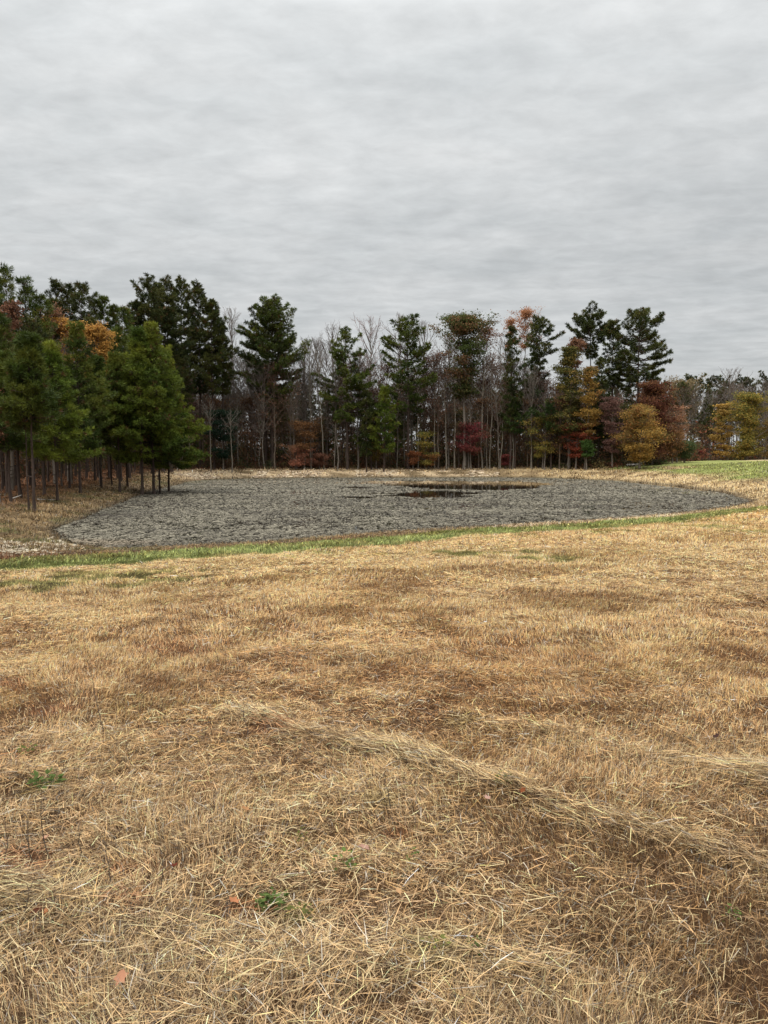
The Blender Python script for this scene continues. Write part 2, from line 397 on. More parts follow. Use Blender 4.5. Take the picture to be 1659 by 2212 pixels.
# ------------------------------------------------------------------ floating weed mat
rng = np.random.default_rng(5)
def weeds():
    Vs, Fs, Cs = [], [], []; base = 0
    # open water patches, from the photo outline projected to the water
    opens = [pl(p_, 0.0) for p_ in (
        [(760,1043.5),(800,1038.5),(900,1039),(1030,1040),(1120,1038.5),(1200,1045),(1180,1054),(1075,1059),(1010,1058),(960,1058.5),(915,1055),(850,1050)],
        [(735,1053.5),(780,1051),(818,1053.5),(780,1055.5)],
        [(830,1069),(880,1062),(950,1061),(1010,1063.5),(1040,1067),(1015,1073),(930,1075),(860,1074)],
        [(730,1075),(800,1072),(850,1073),(820,1076)])]
    for (y0, y1, per) in ((17, 26, 800), (26, 36, 440), (36, 50, 230), (50, 70, 110), (70, 95, 60)):
        xa, xb = -26, 24
        N = int((y1-y0)*(xb-xa)*per)
        x = rng.uniform(xa, xb, N); y = rng.uniform(y0, y1, N)
        d = dist_pond(x, y); keep = d < .12 - .45*fbm(x*1.3, y*1.3, 87, 3)
        x, y, d = x[keep], y[keep], d[keep]
        n = fbm(x*5.0, y*2.4, 81, 4)*.9 + fbm(x*.4, y*1.0, 83, 3)*.1; n2 = fbm(x*.25, y*.6, 82, 3)
        op = np.ones(len(x)); n3 = fbm(x*.3, y*1.0, 85, 4); n3b = fbm(x*.22+9, y*.9, 86, 4)
        for o_ in opens:
            s = poly_sdf(x + (n3-.5)*5.0, y + (n3b-.5)*4.5, o_); op = np.minimum(op, sstep(-.15, .35, s))
        keep = rng.random(len(x)) < np.clip(sstep(.34, .60, n)*.70+.24, 0, 1)*op
        x, y, n2, n, d = x[keep], y[keep], n2[keep], n[keep], d[keep]
        N = len(x); D = y
        size = (.00090*D + .009)*rng.uniform(.6, 1.5, N)
        th = rng.normal(0, .6, N) + rng.choice([0, math.pi/2], N, p=[.7,.3])
        ax = np.stack([np.cos(th), np.sin(th), rng.normal(0, .10, N)], 1)
        ay = np.stack([-np.sin(th), np.cos(th), rng.normal(.08, .16, N)], 1)
        zb = .012 + rng.random(N)*.03*sstep(.3,.7,n)
        c = np.stack([x, y, zb], 1)
        a_ = ax*size[:,None]*rng.uniform(.8,1.8,N)[:,None]; b_ = ay*size[:,None]*rng.uniform(.35,.8,N)[:,None]
        q = np.stack([c-a_, c-b_*.9+a_*.1, c+a_, c+b_], 1).reshape(-1, 3)
        q[:,2] = np.maximum(q[:,2], .003)
        Vs.append(q); Fs.append(np.arange(4*N).reshape(-1,4)+base); base += 4*N
        tt = np.clip(.42+(n2-.5)*1.0 + (n-.5)*1.0 + rng.normal(0,.38,N), 0, 1)
        cc = lerp((.05,.042,.032), (.215,.19,.138), tt)
        shore = sstep(-2.5, -.3, d)*(y > 70); cc = lerp(cc, (.15,.14,.085), shore*.5)
        silt = sstep(1.3,.4, np.hypot((x+9.5)/3.0, (y-22.0)/1.0)); cc = lerp(cc, (.22,.175,.12), silt*.8)
        Cs.append(cc)
    o = mesh_obj('floating_weed', np.concatenate(Vs), [np.concatenate(Fs)], M_weed, cols=np.concatenate(Cs))
    tag(o, 'grey mat of withered floating weed covering the pond surface', 'pond weed', kind='stuff')
weeds()

# ------------------------------------------------------------------ grass: dry stalks, hay, green turf
def blades(name, bands, label, cat, xlim=None, seed=1, sel=None):
    r = np.random.default_rng(seed)
    Vs, Qs, Ts, Cq, Ct = [], [], [], [], []; base = 0
    for (y0, y1, dens0, wid, lmul) in bands:
        half = lambda yy: .64*yy + 3.6
        xm = half(y1) if xlim is None else xlim
        N = int((y1-y0)*2*xm*dens0)
        x = r.uniform(-xm, xm, N); y = r.uniform(y0, y1, N)
        keep = np.abs(x) < half(y) if xlim is None else np.ones(N, bool)
        x, y = x[keep], y[keep]
        col, den, ln, upr, gr, sw, d = zones(x, y)
        p = np.clip(den/1.45 + sw*.7, 0, 1)*(d > .25 - .9*fbm(x*1.6, y*1.6, 88, 3))
        if xlim is None: p = p*(1-.5*sstep(.56*y+.9, .6*y+1.8, np.abs(x)))
        if sel is not None: p = p*sel(x, y, d)
        keep = r.random(len(x)) < p
        x, y, col, ln, upr, gr, sw = x[keep], y[keep], col[keep], ln[keep], upr[keep], gr[keep], sw[keep]
        N = len(x)
        ang = swath(x, y)[2]
        lying = r.random(N) > upr*(1-sw*.85)
        lying &= gr < .4
        head = r.uniform(0, 2*math.pi, N)
        swd = (sw > .35) & (r.random(N) < .75)
        head = np.where(swd & lying, ang + r.normal(0, .35, N) + math.pi*(r.random(N) < .5), head)
        # lodging: neighbouring stalks lean the same way
        lodge = fbm(x*.8, y*.8, 91, 2)*4*math.pi
        head = np.where(~lying, lodge + r.normal(0, .9, N), head)
        L = ln*lmul*r.uniform(.5, 1.5, N)*np.where(lying, 1.35, 1.0)*np.where(gr > .4, .75, 1)*(1+sw*.35)
        e0 = np.where(lying, r.normal(.06, .14, N), r.normal(1.15, .25, N))
        e1 = np.where(lying, e0 - r.uniform(-.1, .3, N), e0 - r.uniform(.1, 1.1, N))
        w = wid*r.uniform(.6, 1.35, N)*np.where(gr > .4, 1.25, 1.0)
        z = HZ(x, y) + np.where(lying, r.uniform(.002, .05, N)*(1+sw*1.2)*np.minimum(lmul,1.6), -.01)
        hx, hy = np.cos(head), np.sin(head)
        tw = head + math.pi/2 + r.normal(0, .5, N)
        wx, wy = np.cos(tw)*w/2, np.sin(tw)*w/2; wz = r.normal(0, .35, N)*w/2
        wv = np.stack([wx, wy, wz], 1)
        p0 = np.stack([x, y, z], 1)
        p1 = p0 + (L*.55)[:,None]*np.stack([hx*np.cos(e0), hy*np.cos(e0), np.sin(e0)], 1)
        p2 = p1 + (L*.45)[:,None]*np.stack([hx*np.cos(e1), hy*np.cos(e1), np.sin(e1)], 1)
        V = np.stack([p0-wv, p0+wv, p1+wv*.85, p1-wv*.85, p2], 1).reshape(-1, 3)
        k = np.arange(N)*5 + base; base += 5*N
        Vs.append(V); Qs.append(np.stack([k, k+1, k+2, k+3], 1)); Ts.append(np.stack([k+3, k+2, k+4], 1))
        br = np.exp(r.normal(.0, .42, N))
        hue = r.normal(0, 1, N)
        cc = col*br[:,None]*np.stack([1+.03*hue, np.ones(N), 1-.08*hue], 1)
        ligh = (r.random(N) < .16) & (gr < .4); cc[ligh] = (np.array([.70,.55,.31]) if sel is near_field else col[ligh]*1.5)*r.uniform(.75,1.1,ligh.sum())[:,None]
        dk = (r.random(N) < .15 + .10*(y < 5)) & (gr < .4); cc[dk] = np.array([.10,.06,.035])
        gy_ = (r.random(N) < .07) & (gr < .4); cc[gy_] = cc[gy_].mean(1)[:,None]*np.array([1.12,1.0,.82])
        cc = np.clip(cc, .01, .82)
        Cq.append(cc); Ct.append(cc)
    o = mesh_obj(name, np.concatenate(Vs), [np.concatenate(Qs), np.concatenate(Ts)], M_grass, cols=np.concatenate(Cq+Ct))
    tag(o, label, cat, kind='stuff'); print(name, base//5)
    return o
near_field = lambda x, y, d: (y < np.interp(x, strip[:,0], strip[:,1]) - 1.0)*1.0
not_field = lambda x, y, d: 1.0 - (y < np.interp(x, strip[:,0], strip[:,1]) - 1.0)
blades('dry_grass', [(.3, 2.6, 19000, .0022, .95), (2.6, 4.2, 17000, .0024, .80), (4.2, 6.5, 11500, .0030, .68), (6.5, 10, 5600, .0044, .75),
       (10, 15, 2600, .0070, .85), (15, 22, 1200, .0105, 1.0), (22, 34, 300, .022, 1.6), (34, 42, 110, .038, 2.3)],
       'dry mown straw and stubble covering the near field', 'grass', seed=3, sel=near_field)
blades('bank_grass', [(13, 22, 480, .017, 1.5), (22, 34, 240, .024, 1.7), (34, 48, 130, .035, 2.0), (48, 66, 75, .045, 2.4), (66, 84, 55, .055, 2.4)],
       'green turf and withered grass along the pond banks', 'grass', seed=4, sel=lambda x, y, d: not_field(x, y, d)*(d < 26))
blades('far_bank_grass', [(82, 103, 26, .085, 3.2)], 'withered pale grass and brush litter on the far bank', 'grass', xlim=56, seed=6, sel=lambda x, y, d: (d < 9)*1.0)

# ------------------------------------------------------------------ trees
def tubes(segs, k=4):
    """segs: list/array of (p0(3), p1(3), r0, r1) -> V, quads ; straight pieces"""
    S = np.asarray(segs, float); n = len(S)
    p0, p1, r0, r1 = S[:, :3], S[:, 3:6], S[:, 6], S[:, 7]
    d = p1-p0; d /= np.linalg.norm(d, axis=1)[:, None] + 1e-9
    ref = np.where(np.abs(d[:, 2:3]) > .9, [[1., 0, 0]], [[0, 0, 1.]])
    a = np.cross(d, ref); a /= np.linalg.norm(a, axis=1)[:, None] + 1e-9
    b = np.cross(d, a)
    th = np.arange(k)/k*2*math.pi
    ring = a[:, None]*np.cos(th)[None, :, None] + b[:, None]*np.sin(th)[None, :, None]
    V = np.concatenate([p0[:, None] + ring*r0[:, None, None], p1[:, None] + ring*r1[:, None, None]], 1).reshape(-1, 3)
    j = np.arange(k); q = np.stack([j, (j+1) % k, (j+1) % k + k, j+k], 1)
    F = (np.arange(n)[:, None, None]*2*k + q[None]).reshape(-1, 4)
    return V, F
def stem(pts, rad, k=8):
    """continuous tapering tube with root flare"""
    pts = np.asarray(pts, float); n = len(pts); th = np.arange(k)/k*2*math.pi
    V = []
    for i in range(n):
        wob = 1 + .12*np.sin(3*th + i*.3) if i < 2 else 1
        V.append(np.stack([pts[i,0] + rad[i]*np.cos(th)*wob, pts[i,1] + rad[i]*np.sin(th)*wob, np.full(k, pts[i,2])], 1))
    V = np.concatenate(V); j = np.arange(k)
    F = np.concatenate([np.stack([i*k+j, i*k+(j+1) % k, (i+1)*k+(j+1) % k, (i+1)*k+j], 1) for i in range(n-1)])
    return V, F
def join(parts):
    Vs, Fs, b = [], [], 0
    for V, F in parts: Vs.append(V); Fs.append(F+b); b += len(V)
    return np.concatenate(Vs), np.concatenate(Fs)
def unit(v): return v/(np.linalg.norm(v, axis=-1, keepdims=True)+1e-9)

PROF = {
 'cone':  [(0,.55),(.08,.85),(.2,1),(.45,.8),(.7,.5),(.88,.25),(1,.05)],
 'skirt': [(0,.72),(.05,.95),(.14,1),(.3,.86),(.5,.64),(.7,.43),(.87,.23),(1,.05)],
 'broad': [(0,.35),(.1,.62),(.25,.9),(.4,1),(.6,.92),(.78,.66),(.9,.4),(1,.12)],
 'round': [(0,.45),(.15,.7),(.35,.95),(.55,1),(.75,.85),(.9,.58),(1,.22)],
 'slab':  [(0,.6),(.1,.9),(.3,1),(.5,.95),(.6,.6),(.75,.5),(.9,.33),(1,.1)],
 'narrow':[(0,.5),(.2,.8),(.4,1),(.6,.85),(.8,.7),(.92,.4),(1,.12)],
 'umbrella':[(0,.3),(.2,.45),(.4,.75),(.6,.98),(.75,1),(.9,.75),(1,.35)],
 'layer': [(0,.55),(.12,.72),(.25,.9),(.38,1),(.5,.86),(.65,.74),(.8,.6),(.92,.4),(1,.14)],
}
def pine_geo(seed, H, zb, R, prof='broad', nbr=60, tint=(.030,.052,.014), tr=.16, up=(.05, .9), ndl=14, nl=.24, nw=.030, lean=0.0, dens=1.0, spread=.34, flat=.14, lowdead=4, s0=.30, wild=1.0):
    r = np.random.default_rng(seed)
    pr = PROF[prof]; pt = [a for a, _ in pr]; pv = [b for _, b in pr]
    n = 14; zz = np.linspace(0, H, n)
    la = r.uniform(0, 6.28); wx = np.cumsum(r.normal(0, .035, n))*H/18; wy = np.cumsum(r.normal(0, .035, n))*H/18
    wx = wx-wx[0] + math.cos(la)*lean*(zz/H)**1.5*H; wy = wy-wy[0] + math.sin(la)*lean*(zz/H)**1.5*H
    rad = tr*(1-zz/H*.93); rad[0] *= 1.45; zz0 = zz.copy(); zz[0] = -.25
    pts = np.stack([wx, wy, zz], 1)
    wood = [stem(np.insert(pts, 1, [[pts[1,0]*.2, pts[1,1]*.2, .35]], 0), np.insert(rad, 1, tr*1.12))]
    at = lambda z: np.array([np.interp(z, zz0, wx), np.interp(z, zz0, wy), z])
    segs, cc, ca, cs = [], [], [], []
    nwh = max(6, int(nbr/4)); az = r.uniform(0, 6.28)
    for i in range(nbr):
        wl = i//4; t = min(1, max(0, (wl + r.normal(0, .22))/(nwh-.5)))
        z = zb + (H-zb)*t*.97
        az += 2.4 if i % 4 else 1.1; a = az + r.normal(0, .35)
        L = R*np.interp(t, pt, pv)*r.uniform(.55-.15*wild, 1.12+.14*wild)*(1.0 if r.random() > .12 else .45)*(1+.22*wild*math.sin(az*2+wl*.8+seed))
        L = max(L, .25)
        el = up[0] + (up[1]-up[0])*t**1.5 + r.normal(0, .13)
        p = at(z); h = np.array([math.cos(a), math.sin(a), 0])
        ns = 4; prev = p; rr = min(tr*.36, .016*L+.012)
        path = [p]
        for s in range(1, ns+1):
            u = s/ns; q = p + h*L*u*math.cos(el) + np.array([0,0,1])*(L*math.sin(el)*u - .10*L*math.sin(u*math.pi)*(1-t) + .10*L*u*u)
            q = q + r.normal(0, .035*L, 3)*(s < ns)
            segs.append((*prev, *q, rr*(1-.7*(u-1/ns)), rr*(1-.7*u))); prev = q; path.append(q)
        path = np.array(path); sd = np.array([-h[1], h[0], 0])
        nb = max(3, int(L*4.2*dens))
        s0_ = s0 if L > 1.2 else .1
        for b in range(nb):
            u = s0_ + (1-s0_)*(b+r.random())/nb; k = min(ns-1, int(u*ns)); base = path[k] + (path[k+1]-path[k])*(u*ns-k)
            sg = 1 if (b % 2) else -1
            bl = (spread*L*(1.15-u) + .22)*r.uniform(.6, 1.2)
            bd = h*.75 + sd*sg*r.uniform(.5, 1.2) + np.array([0,0,1])*(flat + .35*t + r.normal(0, .12)); bd /= np.linalg.norm(bd)
            tip = base + bd*bl
            segs.append((*base, *tip, rr*.35, rr*.15))
            m = max(1, int(bl/.17*dens))
            for c in range(m):
                w = (c+1)/m
                cc.append(base + bd*bl*w + r.normal(0, .05, 3)); ca.append(bd*.8 + np.array([0,0,.35])); cs.append(r.uniform(.75, 1.2))
        for c in range(3):
            cc.append(path[-1] + r.normal(0, .07, 3)); ca.append(h*.7 + np.array([0,0,.6])); cs.append(1.1)
    for c in range(10):
        cc.append(at(H - .12*c) + r.normal(0, .06, 3)); ca.append(np.array([0,0,1.]) + r.normal(0,.4,3)); cs.append(1)
    for i in range(lowdead*2):       # bare snags below the crown
        z = r.uniform(zb*.35, zb); a = r.uniform(0, 6.28); L = r.uniform(.25, .9)*min(1.5, R*.4)
        p = at(z); q = p + np.array([math.cos(a), math.sin(a), r.uniform(-.1,.4)])*L
        segs.append((*p, *q, .022, .007))
    wood.append(tubes(segs, 4))
    cc = np.array(cc); ca = unit(np.array(ca)); cs = np.array(cs); N = len(cc)
    dirs = unit(ca[:, None] + r.normal(0, .62, (N, ndl, 3)))
    Ls = nl*cs[:, None]*r.uniform(.6, 1.15, (N, ndl))
    side = unit(np.cross(dirs, r.normal(0, 1, (N, ndl, 3))))*nw*.5*cs[:, None, None]
    base = cc[:, None] + dirs*.02
    tip = base + dirs*Ls[..., None]
    mid = base + dirs*(Ls*.5)[..., None]
    V = np.stack([base, mid + side, tip, mid - side], 2).reshape(-1, 3)
    F = np.arange(len(V)).reshape(-1, 4)
    # clump colour: real difference between old and fresh needles, browned clumps here and there
    big = vnoise(cc[:,0]*.9+50, cc[:,1]*.9 + cc[:,2]*1.3+50, seed)
    k = .72 + .5*r.random(N) + .95*(big-.5)
    col = np.array(tint)[None]*k[:, None]*np.stack([1+.5*(big-.45), np.ones(N), np.ones(N)*.95], 1)
    br = r.random(N) < .035; col[br] = np.array([.10,.055,.02])
    cf = np.repeat(col, ndl, 0)*r.uniform(.8, 1.2, (N*ndl, 1))
    return join(wood), (V, F, np.clip(cf, .004, 1))

def decid_geo(seed, H, zb, R, tr=.09, nl=22, sub=(6, 5), el=(.75, 1.15), leaf=0, lsize=.12, lcols=((.3,.1,.03),), prof='round', twig=(.20,.16,.135), lean=0., tw=.010, bend=1.0, lbias=0.28, drop=0.0):
    r = np.random.default_rng(seed)
    pr = PROF[prof]; pt = [a for a, _ in pr]; pv = [b for _, b in pr]
    n = 14; zz = np.linspace(0, H, n); sc = H/16
    wx = np.cumsum(r.normal(0, .07*bend, n))*sc; wy = np.cumsum(r.normal(0, .07*bend, n))*sc
    la = r.uniform(0, 6.28)
    wx = wx-wx[0]+lean*zz; wy = wy-wy[0]+lean*.3*zz*math.sin(la)
    rad = tr*(1-zz/H)**.8 + .012; rad[0] *= 1.35; zz0 = zz.copy(); z1 = zz.copy(); z1[0] = -.2
    wood = [stem(np.stack([wx, wy, z1], 1), rad, 7)]
    at = lambda z: np.array([np.interp(z, zz0, wx), np.interp(z, zz0, wy), z])
    segs, tw_, tips, tdir = [], [], [], []
    def branch(p, d, L, rr, level):
        ns = 4 if level == 0 else 3; pts = [p]; q = p; dd = d.copy()
        for s in range(ns):
            dd = dd + r.normal(0, .13, 3) + np.array([0, 0, .05 - drop*.2]); dd /= np.linalg.norm(dd)
            q2 = q + dd*L/ns
            e = (*q, *q2, rr*(1-.8*s/ns), rr*(1-.8*(s+1)/ns))
            (segs if level == 0 else tw_).append(e)
            q = q2; pts.append(q)
        if level >= 2:
            tips.append(q); tdir.append(dd); tips.append(pts[-2]); tdir.append(dd); return
        cnt = sub[level]
        if level == 1: cnt = max(2, int(cnt))
        for k in range(cnt):
            u = .2 + .8*(k + r.random())/cnt; i = min(ns-1, int(u*ns)); b = pts[i] + (pts[i+1]-pts[i])*(u*ns-i)
            nd = dd*.8 + r.normal(0, .55, 3) + np.array([0, 0, .12 - drop*.4]); nd /= np.linalg.norm(nd)
            branch(b, nd, L*r.uniform(.28, .5)*(1.15-.6*u), max(rr*.42, tw*.6), level+1)
    az = 0
    for i in range(nl):
        t = (i + r.random()*.8)/nl; z = zb + (H-zb)*t*.96; az += 2.4 + r.normal(0, .4)
        lob = 1 + .32*math.sin(az*2 + seed) + .22*math.sin(az*3 - t*7 + seed*2)
        L = R*np.interp(t, pt, pv)*r.uniform(.5, 1.25)*(lob if leaf else 1); e = el[0] + (el[1]-el[0])*t + r.normal(0, .12)
        d = np.array([math.cos(az)*math.cos(e), math.sin(az)*math.cos(e), math.sin(e)])
        L = L/max(.35, math.cos(e))
        L = min(L, ((H-z)*1.0 + .25)/max(.4, math.sin(min(1.4, e+.12))))
        branch(at(z), d, L, min(tr*.5, .012*L + .012), 0)
    wood.append(tubes(segs, 4))
    tv, tf = tubes(tw_, 3)
    tcol = np.array(twig)[None]*np.repeat(r.uniform(.7, 1.3, len(tw_)), 3)[:, None]
    Vs, Fs, Cs = [tv], [tf], [tcol]
    if leaf > 0:
        tp = np.array(tips); N = len(tp); m = int(leaf*1.35)
        pos = tp[:, None] + r.normal(0, 1, (N, m, 3))*np.array([.36, .36, .11])*(R/3+.35)
        ax = unit(r.normal(0, 1, (N, m, 3))*np.array([1, 1, .55])); ay = unit(np.cross(ax, r.normal(0, 1, (N, m, 3))))
        s = lsize*.82*r.uniform(.5, 1.3, (N, m, 1))
        V = np.stack([pos-ax*s*.7, pos-ay*s*.45, pos+ax*s*.7, pos+ay*s*.45], 2).reshape(-1, 3)
        F = np.arange(len(V)).reshape(-1, 4) + len(tv)
        lc = np.array(lcols); lc = (lc*.88 + lc.mean(1)[:,None]*.12); nn = vnoise(tp[:,0]*.7+90, tp[:,1]*.7+tp[:,2]*.8+90, seed+7)
        idx = np.clip(((nn + r.normal(0, .16, N))*len(lc)).astype(int), 0, len(lc)-1)
        col = lc[idx][:, None]*r.uniform(.65, 1.35, (N, m, 1))
        keep = (np.repeat(r.random(N), m) > lbias) & (np.repeat(vnoise(tp[:,0]*1.1+30+.6*tp[:,1], tp[:,2]*1.5+30, seed+3), m) > .22)
        V = V.reshape(-1, 4, 3)[keep].reshape(-1, 3); F = np.arange(len(V)).reshape(-1, 4) + len(tv)
        Vs.append(V); Fs.append(F); Cs.append(col.reshape(-1, 3)[keep])
    return join(wood), (np.concatenate(Vs), np.concatenate(Fs), np.clip(np.concatenate(Cs), .004, .9))

def plant(name, loc, geo, label, cat, group=None, bark=None, foliage=None, rz=0.0):
    e = empty(name, loc, label, cat, group, rz)
    (wv, wf), (cv, cf, cc) = geo
    mesh_obj('trunk', wv, [wf], bark, e, smooth=True)
    mesh_obj('crown', cv, [cf], foliage, e, cols=cc)
    return e
def clone(root, loc, label, rz, sc, group=None):
    r_ = root.copy(); C.objects.link(r_); r_.location = loc; r_.rotation_euler = (0, 0, rz); r_.scale = sc
    r_['label'] = label
    if group: r_['group'] = group
    for ch in list(root.children):
        c = ch.copy(); C.objects.link(c); c.parent = r_
    return r_

GREEN = (.075,.100,.015); DGREEN = (.048,.060,.014); YGREEN = (.110,.145,.018); BGREEN = (.048,.078,.018)
SEED = [100]
def ashore(u, Y, dmin):
    while Y > 60 and dist_pond(np.array([x_at(u, Y)]), np.array([Y*1.0]))[0] < dmin: Y += .4
    return Y
def pine_at(u, Y, vtop, hw, vbot, label, prof='broad', tint=GREEN, nbr=60, tr=.17, group=None, dmin=3.6, **kw):
    SEED[0] += 1; Y = ashore(u, Y, dmin)
    x = x_at(u, Y); gz_ = HZ(x, Y); H = z_at(vtop, Y) - gz_; zb = max(.6, z_at(vbot, Y) - gz_); R = hw/FPX*Y
    kw.setdefault('nw', max(.024, .00062*Y)); kw.setdefault('nl', .24 + .0011*Y); kw['dens'] = kw.get('dens', 1.0)*1.15; nbr = int(nbr*1.25)
    gkw = pine_geo(SEED[0], H, zb, R, prof, nbr, tint, tr*(.62 if Y < 64 else .85), **kw)
    return plant('pine_tree', (x, Y, gz_), gkw, label, 'pine tree', group, M_pine, M_needle)
def decid_at(u, Y, vtop, hw, vbot, label, name='bare_tree', cat='tree', bark=None, group=None, dmin=3.8, **kw):
    SEED[0] += 1; Y = ashore(u, Y, dmin)
    x = x_at(u, Y); gz_ = HZ(x, Y); H = z_at(vtop, Y) - gz_; zb = max(.3, z_at(vbot, Y) - gz_); R = hw/FPX*Y
    g_ = decid_geo(SEED[0], H, zb, R, **kw)
    return plant(name, (x, Y, gz_), g_, label, cat, group, bark or M_grey, M_leaf)

# ---- tall pines of the far bank and the middle
pine_at(574, 93, 660, 58, 860, 'tall dark green pine of the close pair, the one with the left trunk', 'broad', DGREEN, 62, .22)
pine_at(589, 92, 645, 70, 875, 'tallest broad pine of the close pair, the one with the right paler trunk', 'broad', GREEN, 84, .24, nw=.05)
pine_at(751, 91, 711, 66, 910, 'pine with flat spreading shelves of needles above the far bank', 'slab', GREEN, 62, .2, up=(-.05,.8), flat=.0)
pine_at(792, 84, 846, 15, 985, 'slim dark young pine beside the brighter one on the far bank edge', 'narrow', DGREEN, 46, .09, dmin=1.6)
pine_at(829, 84, 838, 32, 975, 'small bright green young pine standing on the far bank edge', 'cone', YGREEN, 58, .1, dmin=1.6)
pine_at(881, 91, 686, 62, 890, 'tall airy pine with a bare lower trunk right of the small bright one', 'broad', GREEN, 64, .23, dens=.9, s0=.4)
pine_at(1102, 91, 706, 24, 930, 'narrow tall pine under the orange tree tops', 'narrow', DGREEN, 66, .17)
pine_at(1112, 89, 868, 34, 935, 'low green pine with sparse boughs below the narrow one', 'layer', BGREEN, 26, .1)
pine_at(1163, 93, 692, 36, 800, 'dark pine with a small ragged crown left of the olive cedar', 'umbrella', DGREEN, 44, .17)
pine_at(1150, 94, 760, 30, 905, 'thin dark pine in front of the ragged crowned pine', 'layer', BGREEN, 42, .14)
pine_at(1190, 87, 870, 40, 930, 'low bluish green pine with wide drooping boughs', 'layer', BGREEN, 26, .11)
pine_at(1270, 96, 688, 44, 775, 'umbrella shaped pine with twin bare stems, leftmost of the three on the skyline', 'umbrella', DGREEN, 60, .2, up=(.25,.9), dens=.95, s0=.5, nl=.36, nw=.055, spread=.42, flat=.05)
pine_at(1317, 94, 696, 32, 835, 'middle pine of the three tall ones on the skyline', 'layer', DGREEN, 60, .2, up=(.0,.9), dens=.95, s0=.45, nl=.34, nw=.055, flat=.0)
pine_at(1373, 93, 673, 66, 835, 'tallest layered pine of the three, with wide shelves against open sky', 'layer', DGREEN, 84, .24, up=(-.05,.8), dens=.95, s0=.45, nl=.36, nw=.055, flat=-.02)
pine_at(1292, 91, 775, 26, 930, 'dark green pine filling the gap under the umbrella shaped pine', 'cone', DGREEN, 62, .13)
pine_at(1410, 92, 838, 22, 880, 'small dark pine top behind the maroon tree', 'round', DGREEN, 24, .12)
# ---- the dark tall group behind the left shore
big = [(330,72,600,40),(352,76,612,34),(370,79,604,40),(398,89,604,38),(434,88,614,38),(462,87,648,34),(305,74,655,36),(484,89,705,24)]
bl_ = ['leftmost tall pine of the dark clump left of the gap, highest top','tall pine second in the dark clump, slightly lower and behind',
       'tall dense pine in the middle of the dark clump','tall pine right of the middle of the dark clump','tall pine with a tufted top near the right side of the dark clump',
       'dark pine sloping down at the right side of the dark clump','shorter pine on the left shoulder of the dark clump','lowest rightmost pine of the dark clump with bare side boughs']
for (u, Y, v, hw), lb in zip(big, bl_):
    pine_at(u, Y, v, hw, 850, lb, 'round', DGREEN, 74, .2, group='tall pines of the dark clump', dens=1.15)
second = [(143,60,608,26),(163,61,620,32),(187,60,616,36),(212,62,652,30),(125,59,650,26)]
sl_ = ['thin topped pine, leftmost tip of the rounded clump behind the orange leaves','pine left of centre in the rounded clump behind the orange leaves',
       'highest full pine of the rounded clump behind the orange leaves','pine on the right slope of the rounded clump above the orange leaves','pine on the left slope of the rounded clump behind the brownish tree']
for (u, Y, v, hw), lb in zip(second, sl_):
    pine_at(u, Y, v, hw, 860, lb, 'round', DGREEN, 66, .16, group='pines of the rounded clump', dens=1.1)
for (u, Y, v, hw, lb) in ((235,62,644,15,'lone spiky pine top standing between the two tall clumps'),(254,63,664,14,'small pointed pine top right of the lone spiky one'),
                          (280,64,669,30,'pine on the low saddle between the two tall clumps'),(262,60,715,40,'pine filling the saddle just right of the orange leaves')):
    pine_at(u, Y, v, hw, 880, lb, 'cone' if hw < 20 else 'round', GREEN, 60, .14)
left = [(34,46,580,34,'cone'),(66,47,606,34,'round'),(95,47,643,34,'round'),(8,45,600,34,'cone'),(-28,43,560,42,'round'),(16,40,690,48,'cone'),(-45,36,640,60,'cone')]
ll_ = ['tallest pine at the far left with a feathery spire','round topped pine right of the feathery spire at the far left','pine on the descending right slope of the far left clump',
       'pine at the picture edge left of the feathery spire','pine mostly outside the picture at the far left edge','shorter full pine below the feathery spire at the far left','big low pine cut off by the left edge of the picture']
for (u, Y, v, hw, pf), lb in zip(left, ll_):
    pine_at(u, Y, v, hw, 900, lb, pf, GREEN, 72, .15, group='pines of the far left clump')
# ---- front young pines of the left shore
front = [(61,31.5,800,30,925,'slender pine with a thin straight trunk nearest the left shore corner','skirt',GREEN,48,.07),
         (73,31,735,62,905,'nearest left shore pine with a leaning dark trunk','skirt',GREEN,76,.11),
         (123,38,745,70,990,'bright green pine whose boughs hang lowest at the left','skirt',YGREEN,84,.11),
         (173,44,702,68,972,'pine with a dark spiky top in front of the orange leaves','skirt',GREEN,78,.13),
         (43,38,760,50,950,'dark pine with a thick trunk behind the nearest left shore pine','skirt',DGREEN,64,.16),
         (95,41,780,45,955,'dark shaded pine between the nearest and the lowest hanging pine','skirt',DGREEN,60,.13),
         (258,49,770,52,915,'shaded pine with reddish trunk between the two bright groups','skirt',GREEN,66,.13),
         (306,49.5,712,74,940,'tall full bright pine leaning over the shore, left one of the bright group','skirt',YGREEN,110,.17),
         (332,50.5,700,84,988,'tallest bright pine of the shore group with low sweeping boughs','skirt',YGREEN,130,.17),
         (364,54,752,72,1000,'bright pine at the right edge of the shore group, boughs over the water','skirt',YGREEN,104,.13),
         (345,53,800,55,980,'thin pine with a cut pale stub beside its trunk in the shore group','skirt',GREEN,64,.12),
         (275,55,760,50,930,'dark pine standing behind the shaded reddish pine','skirt',DGREEN,58,.13),
         (150,48,800,50,995,'mid green pine filling behind the spiky topped pine','skirt',GREEN,70,.12),
         (218,51,775,54,935,'feathery pine just left of the shaded reddish pine','skirt',GREEN,78,.12),
         (241,54,850,46,975,'low green pine with boughs over the shaded ground','skirt',GREEN,56,.1),
         (22,35,770,58,965,'feathery dark green pine left of the nearest shore pine','skirt',GREEN,80,.12),
         (205,57,800,44,940,'dark pine in the wood right of the spiky topped pine','skirt',DGREEN,56,.13)]
